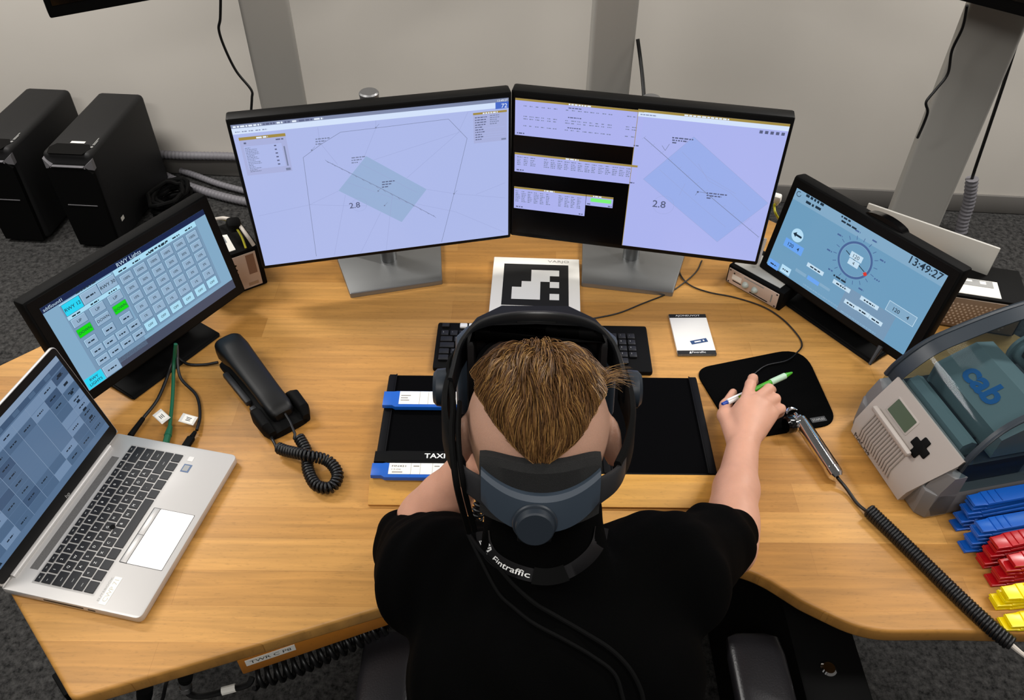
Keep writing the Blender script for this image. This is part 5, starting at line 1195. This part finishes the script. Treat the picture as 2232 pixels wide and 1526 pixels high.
# hair: short-sided cut, long on top, drawn back to a point at the nape
HA = [mat('hair_brown', '6e4d2c', .45, spec=.4), mat('hair_dark_brown', '432d19', .5, spec=.35), mat('hair_light_brown', '94703f', .42, spec=.4)]
SEMI = np.array([.0785, .0955, .0775])
def hs(ps, x, off=0):
    """point over the skull: ps = elevation in degrees from the back axis, x = sideways fraction -1..1"""
    x = max(-.999, min(.999, x)); c = math.sqrt(1 - x * x); n = np.array([x, -c * math.cos(rad(ps)), c * math.sin(rad(ps))])
    g = n / SEMI; g /= np.linalg.norm(g)
    p = SEMI * n + g * off; return hp(p[0], p[1] - .012, p[2] - .002)
def hw_(ps): return float(np.interp(ps, [6, 12, 20, 30, 42, 60, 90, 112], [0, .13, .30, .45, .57, .68, .74, .70]))
hb_ = MB(); rows_ = []
for ps in np.linspace(6, 106, 30):
    wv = hw_(ps); rows_.append([hs(ps, wv * t, -.002 + (.010 * (1 - abs(t) ** 4) * min(1, (ps - 4) / 40))) for t in np.linspace(-1, 1, 25)])
hb_.loft(rows_, HA[1], cap=False, closed=False)
rng = np.random.RandomState(3)
def strand(P, m, r=.00055):
    hb_.tube(P, [r * (1 - .75 * i / (len(P) - 1)) for i in range(len(P))], m, 3, cap=False)
for i in range(5200):
    ps = rng.uniform(10, 106) ; wv = hw_(ps); x = wv * rng.uniform(-1, 1)
    cl = .5 + .5 * math.sin(23 * x + 5 * math.sin(ps * .09)); L0 = rng.uniform(.032, .056) * (1 if ps > 30 else .55)
    hgt = (.004 + .007 * min(1, (ps - 4) / 40)) * (1 - (abs(x) / max(wv, .05)) ** 4 * .8) * rng.uniform(.75, 1.25)
    P = []; p_, x_ = ps, x; n = 8; drift = x * float(np.interp(ps, [10, 45, 70, 100], [-.25, .10, .50, .65])) + .10 * math.sin(9 * x + .13 * ps) * min(1, ps / 60) + .07 * math.sin(21 * x - .21 * ps) + .05 * math.sin(17 * x + ps * .05) + rng.normal(0, .025)
    if ps > 96: drift += (x + .06) * .6
    for k in range(n):
        t = k / (n - 1); off = hgt * (.35 + 1.1 * math.sin(math.pi * min(1, .15 + .75 * t))) + cl * .002 + .002
        P.append(hs(p_, x_, off)); p_ -= math.degrees(L0 / n / .1) * (1 if ps < 92 else .55); x_ += drift / n; lim = hw_(max(p_, 7)) * 1.04 + .01; x_ = max(-lim, min(lim, x_))
    strand(P, HA[rng.choice(3, p=[.5, .28, .22])])
for i in range(70):                                              # tuft sticking out over the right side
    a = hs(rng.uniform(78, 96), rng.uniform(.70, .80), .004); d = hX * rng.uniform(.022, .040) + hU * rng.uniform(-.004, .014) + hF * rng.uniform(-.010, .014)
    strand([a + d * t + hU * .006 * math.sin(3 * t) for t in np.linspace(0, 1, 6)], HA[rng.choice(3)], .0003)
hb_.build('hair', pe, world=True, smooth=80)

# bracelet of amber beads on the left wrist
ax = (WL - EL) / np.linalg.norm(WL - EL); e1 = np.cross(ax, [0, 0, 1.]); e1 /= np.linalg.norm(e1); e2 = np.cross(ax, e1); oc = WL - ax * .012
BD = [mat('amber_bead', 'a8702a', .25, spec=.6), mat('dark_bead', '3a2412', .3)]
t = MB()
for k in range(24):
    a = 2 * math.pi * k / 24; c = oc + (e1 * math.cos(a) + e2 * math.sin(a)) * .0335
    t.lathe([(.0044 * math.sin(q), -.0044 * math.cos(q)) for q in np.linspace(0, math.pi, 7)], BD[k % 3 == 0], 8, T(*(c - oc)))
t = t.build('bracelet', None, T(*oc)); tag(t, 'bracelet of amber beads on the left wrist', 'bracelet')

# pen
a = px(1574, 882, .792); b = px(1727, 812, .800); d = b - a; Lp = float(np.linalg.norm(d))
pen = thing('pen', Matrix.Translation(Vector(a)) @ Vector(d).to_track_quat('Z', 'Y').to_matrix().to_4x4(), 'green, white and blue ballpoint pen held in the right hand', 'pen')
GT = mat('clear_green_plastic', '3f9a1e', .25, spec=.6); GL = mat('lime_plastic', '9cc81e', .3); GP = mat('pale_green_rubber', 'a9c7ae', .5)
def seg(name, prof, m, lb=None):
    o = MB().lathe(prof, m, 18).build(name, pen)
    if lb: o['label'] = lb
seg('push_button', [(0, 0), (.0035, .0005), (.0038, .012), (0, .012)], mat('navy_plastic', '1a3f9a', .3), 'blue push button')
seg('clip_collar', [(0, .012), (.0056, .012), (.0058, .034), (0, .034)], mat('white_plastic', 'f0f0ee', .3), 'white collar')
seg('upper_barrel', [(0, .034), (.0052, .034), (.0052, .048), (0, .048)], GL, 'lime green barrel section')
seg('lower_barrel', [(0, .048), (.0052, .048), (.0052, Lp - .052), (0, Lp - .052)], GT, 'clear green barrel')
seg('grip', [(0, Lp - .052), (.0060, Lp - .052), (.0060, Lp - .018), (0, Lp - .018)], GP, 'pale green grip')
seg('tip', [(0, Lp - .018), (.0054, Lp - .018), (.0022, Lp - .002), (.0012, Lp), (0, Lp)], GT, 'green tip')
MB().box((.004, .0016, .036), (0, .0068, .030), .0006, m=MATS['white_plastic']).build('clip', pen)

# ------------------------------------------------------------ headset
SLATE = mat('slate_plastic', '303a45', .5, spec=.4); SLD = mat('dark_slate_plastic', '1f262e', .45, spec=.4); MESH = mat('black_mesh_pad', '070707', .85, bump=.8, bscale=1500); GLO = mat('headset_gloss', '07080a', .32, spec=.5)
VIS = mat('visor_black', '040405', .6, spec=.15)
hm = thing('headset', MH, 'large black and slate mixed-reality headset worn on the head, with rear dial', 'headset')
out = [(-.082, .070), (-.087, .115), (-.076, .158), (-.045, .203), (.045, .203), (.076, .158), (.087, .115), (.082, .070)]
inn = [(.075, .072), (.073, .105), (.054, .122), (0, .128), (-.054, .122), (-.073, .105), (-.075, .072)]
MB().prism(out + inn, -.062, .061, VIS, .005, bottom=True).build('visor', hm)
for e in (-1, 1):
    MB().prism(fillet([(e * .077, .095), (e * .096, .085), (e * .100, .122), (e * .088, .158), (e * .075, .160)][::e], .006), -.045, .050, SLATE, .006, bottom=True).build('visor_side', hm)
# soft face gasket inside
g1 = cr([(-.072, .080, .0), (-.067, .100, .030), (-.042, .116, .044), (0, .120, .048), (.042, .116, .044), (.067, .100, .030), (.072, .080, .0), (.067, .085, -.03), (.03, .108, -.045), (-.03, .108, -.045), (-.067, .085, -.03), (-.072, .080, .0)], 5)
MB().tube(g1, .007, GLO, 8).build('face_gasket', hm)
def band(path, widths, th, m, mb=None):
    """flat band standing along u, thickness outwards"""
    P = cr(path, 6); n = len(P); mb = mb or MB(); rings = []
    W_ = np.interp(np.linspace(0, 1, n), np.linspace(0, 1, len(widths)), widths)
    for i, p in enumerate(P):
        t = P[min(i + 1, n - 1)] - P[max(i - 1, 0)]; o = np.array([t[1], -t[0], 0]); o /= np.linalg.norm(o); u = np.array([0, 0, 1.])
        rings.append([p + o * a * th / 2 + u * b * W_[i] / 2 for a, b in ((-1, -.8), (-.6, -1), (.6, -1), (1, -.8), (1, .8), (.6, 1), (-.6, 1), (-1, .8))])
    return mb.loft(rings, m)
band([(-.100, .030, .020), (-.090, .085, .042), (-.062, .126, .056), (0, .146, .060), (.062, .126, .056), (.090, .085, .042), (.100, .030, .020)], [.030, .034, .030, .026, .030, .034, .030], .007, GLO).build('front_halo', hm)
MB().box((.05, .006, .010), (.0, .139, .058), .002, m=BLKM).build('halo_latch', hm)
for e in (-1, 1):
    band([(e * .100, .060, .015), (e * .104, .020, .006), (e * .102, -.020, -.002), (e * .093, -.055, -.012), (e * .080, -.083, -.020)], [.050, .048, .042, .036, .030], .008, BLKM).build('side_arm', hm)
    band([(e * .095, -.048, -.012), (e * .082, -.083, -.022), (e * .063, -.100, -.028), (e * .050, -.107, -.030)], [.028, .026, .030, .034], .006, DK).build('rear_strap', hm)
    MB().lathe([(0, -.006), (.021, -.006), (.023, 0), (.022, .010), (.018, .014), (0, .014)], SLD, 24, T(e * .107, .052, .012) @ Matrix.Rotation(rad(90 * e), 4, 'Y')).build('side_knob', hm)
# rear cradle
cr_ = MB(); rings = []
for i in range(25):
    t = -1 + i / 12; x = .060 * t; f = -.132 + .026 * t * t; top = -.012 + .010 * abs(t) ** 2.5 - .004 * (1 - t * t); bot = -.057 + .020 * abs(t) ** 3
    rings.append([(x, f + .006, top - .002), (x, f + .003, top + .002), (x, f - .003, top + .002), (x, f - .007, top - .003), (x, f - .008, (top + bot) / 2), (x, f - .007, bot + .003), (x, f - .003, bot), (x, f + .005, bot + .002)])
cr_.loft(rings, SLATE).build('rear_cradle', hm)
rings = []
for i in range(21):
    t = -1 + i / 10; x = .062 * t; f = -.122 + .030 * t * t; top = .013 - .008 * abs(t) ** 6
    rings.append([(x, f + .014, top - .003), (x, f + .010, top + .001), (x, f, top), (x, f - .006, top - .006), (x, f - .008, -.03), (x, f - .004, -.060), (x, f + .010, -.060)])
MB().loft(rings, MESH).build('rear_pad', hm)
Md = T(-.006, -.1385, -.042) @ Matrix.Rotation(rad(90), 4, 'X')
MB().lathe([(0, 0), (.0215, 0), (.0225, .002), (.0215, .004), (.0195, .0045), (.0190, .012), (.0175, .0135), (0, .0135)], SLD, 36, Md).build('dial', hm)
MB().box((.034, .004, .010), (-.006, -.137, -.061), .0015, m=BLKM).build('dial_bracket', hm)
CBL = mat('black_cloth_cable', '060606', .8, spec=.08)
# cable of the headset, drawn down behind the left side and over the shirt
def hit(u, v, off=.003, tree=None):
    d = Vector(ray(u, v)).normalized(); h = (tree or SHB).ray_cast(Vector(CAM), d)
    if h[0] is None: return px(u, v, .95)
    return np.array(h[0] - d * off)
I = MH.inverted(); toh = lambda p: np.array(I @ Vector(p))
q = lambda u, v, z: toh(px(u, v, z))
cp = [np.array([-.088, .10, .035]), q(1000, 762, 1.215), q(980, 790, 1.225), q(980, 830, 1.225), q(988, 880, 1.235), q(985, 940, 1.24), q(988, 1000, 1.235), q(996, 1060, 1.215), q(1008, 1110, 1.17), q(1022, 1160, 1.12)]
MB().tube(cr(cp, 8), .0034, CBL, 8).tube([p + np.array([.0068, 0, .002]) for p in cr(cp[4:], 8)], .0028, CBL, 8).build('cable', hm)
sp = [toh(hit(u, v)) for u, v in ((1024, 1168), (1048, 1200), (1085, 1235), (1120, 1275), (1165, 1315), (1215, 1345), (1275, 1380), (1330, 1415), (1370, 1455), (1395, 1500), (1405, 1540))]
MB().tube(cr(sp, 6), .0026, CBL, 8).build('cable', hm)
sp = [toh(hit(u, v)) for u, v in ((1020, 1165), (1045, 1215), (1085, 1290), (1120, 1325), (1165, 1360), (1230, 1395), (1290, 1430), (1340, 1470), (1360, 1530))]
MB().tube(cr(sp, 6), .0022, CBL, 8).build('cable', hm)
# coil of an ear-piece cord between neck and left arm
a = px(1050, 1090, 1.00); b = px(1036, 1140, .97)
t = MB().tube(coil([x - a for x in (px(1058, 1060, 1.02), a, b, px(1020, 1175, .95))], .0075, .0075, 12), .0023, RUB, 6).build('earpiece_cord', None, T(*a), smooth=80); tag(t, 'short black coiled cord hanging between the neck and the left forearm', 'cord')

# ------------------------------------------------------------ lanyard round the collar
LANY = mat('black_lanyard_ribbon', '121113', .6, spec=.3)
cen = [(1052, 1158), (1056, 1185), (1072, 1213), (1105, 1236), (1150, 1252), (1195, 1258), (1240, 1246), (1280, 1218), (1304, 1186), (1312, 1150)]
C2 = cr([(x, y, 0) for x, y in cen], 8)
T0, B0 = [], []
for i, p in enumerate(C2):
    t = C2[min(i + 1, len(C2) - 1)] - C2[max(i - 1, 0)]; n = np.array([-t[1], t[0]]) / np.linalg.norm(t[:2]); n = n if n[1] > 0 else -n
    T0.append(hit(p[0] - n[0] * 15, p[1] - n[1] * 15, .0022)); B0.append(hit(p[0] + n[0] * 15, p[1] + n[1] * 15, .0022))
def smooth_line(P, k=6):
    P = np.array(P)
    for _ in range(k): P[1:-1] = .25 * P[:-2] + .5 * P[1:-1] + .25 * P[2:]
    return P
T0 = smooth_line(T0); B0 = smooth_line(B0); o = T0[len(T0) // 2]
ln = thing('lanyard', T(*o), 'black lanyard round the collar with white Fintraffic lettering', 'lanyard')
LT_, LB_ = T0 - o, B0 - o
cn_ = np.array(CAM) - o; cn_ = cn_ / np.linalg.norm(cn_)
m_ = MB(); rings = [[t, b, b + cn_ * .0012, t + cn_ * .0012] for t, b in zip(LT_, LB_)]; m_.loft(rings, LANY).build('ribbon', ln, smooth=60)
mid = (LT_ + LB_) / 2; sl_ = np.concatenate([[0], np.cumsum(np.linalg.norm(np.diff(mid, axis=0), axis=1))])
def onband(s, h):
    i = np.interp(s, sl_, np.arange(len(sl_))); k = min(int(i), len(sl_) - 2); f = i - k
    t = LT_[k] * (1 - f) + LT_[k + 1] * f; b = LB_[k] * (1 - f) + LB_[k + 1] * f
    return b + (t - b) * h + cn_ * .0017
def sat(u):   # distance along the ribbon at picture column u
    i = min(range(len(C2)), key=lambda k: abs(C2[k][0] - u)); return sl_[i]
v, f, wd = textmesh('Fintraffic', .012); s0, s1 = sat(1074), sat(1153)
MB().add([onband(s0 + x / wd * (s1 - s0), .27 + y * .62) for x, y in v], f, LEG).build('lettering', ln, smooth=None)
lg = MB(); s0, s1 = sat(1053) + .002, sat(1068)
def lq(P): lg.add([onband(s0 + (s1 - s0) * x, y) for x, y in P], [list(range(len(P)))], LEG)
lq([(.25, .42), (.45, .42), (.55, .62), (.55, .88), (.30, .80)]); lq([(.60, .42), (.85, .42), (.85, .78), (.65, .86)])
for y in (.16, .28): lq([(.1, y), (.9, y), (.9, y + .06), (.1, y + .06)])
lg.build('emblem', ln, smooth=None)
sA, sB = sat(1160), sat(1236)
MB().loft([[onband(s, -.12), onband(s, 1.12), onband(s, 1.12) + cn_ * .003, onband(s, -.12) + cn_ * .003] for s in np.linspace(sA, sB, 8)], BLKM).build('safety_clasp', ln)

# ------------------------------------------------------------ pieces that belong to a part go one level deeper
SUBS = {'desktop_monitor': {'display': 'housing', 'neck_cap': 'stand_neck'}, 'touchscreen': {'display': 'housing', 'glass_front': 'housing', 'camera_bump': 'housing'},
        'wall_display': {'display': 'housing'}, 'laptop': {'display': 'lid', 'screen_bezel': 'lid', 'touchpad_button': 'touchpad', 'key': 'key_tray', 'pointing_stick': 'key_tray', 'speaker_grille': 'base', 'sticker': 'base', 'lettering': 'base'},
        'desk': {'rail_label': 'wooden_rail'}, 'pedestal': {'lock': 'body', 'screw': 'body'}, 'telephone': {'side_keys': 'cradle', 'cradle_wing': 'cradle'},
        'strip_board': {'bay': 'tray', 'bay_rail': 'tray'}, 'push_to_talk_handle': {'button_ring': 'talk_button', 'cord_sleeve': 'coiled_cord'},
        'label_printer': {'lcd_panel': 'front_plate', 'cross_key': 'front_plate', 'grip_ribs': 'front_plate', 'lettering': 'front_plate', 'brand_lettering': 'print_head', 'lid_rim': 'lid', 'lid_frame': 'lid', 'foot': 'lower_housing'},
        'computer_tower': {'corner_trim': 'front_panel', 'handle_bar': 'front_panel', 'drive_slot': 'front_panel', 'lettering': 'case', 'paper_label': 'case', 'side_label': 'case', 'handle_recess': 'case', 'foot': 'case'},
        'office_chair': {'caster': 'star_base', 'armrest_post': 'seat'}, 'headset': {'visor_side': 'visor', 'face_gasket': 'visor', 'halo_latch': 'front_halo', 'dial': 'rear_cradle', 'dial_bracket': 'rear_cradle', 'rear_pad': 'rear_cradle'},
        'lanyard': {'lettering': 'ribbon', 'emblem': 'ribbon'}, 'pen': {'clip': 'clip_collar'}, 'strip_holder': {'end_lip': 'body', 'paper_strip': 'holder'}, 'header_bar': {'title_strip': 'holder'},
        'notepad': {'sticker': 'pages'}, 'mouse_pad': {'label': 'pad'}, 'marker_plate': {'marker_pattern': 'plate', 'lettering': 'plate'}, 'cable_tag': {'paper_insert': 'sleeve'}, 'equipment_box': {'top_label': 'case'}, 'connector_box': {'connector': 'connector_plate', 'top_panel': 'case'}}
base = lambda n: n.split('.')[0]
for t in [o for o in COL.objects if o.parent is None and base(o.name) in SUBS]:
    rule = SUBS[base(t.name)]; kids = list(t.children); by = {}
    for k in kids: by.setdefault(base(k.name), k)
    for k in kids:
        p = by.get(rule.get(base(k.name)))
        if p is not None and p is not k:
            mb = p.matrix_basis.inverted() @ k.matrix_basis; k.parent = p; k.matrix_basis = mb
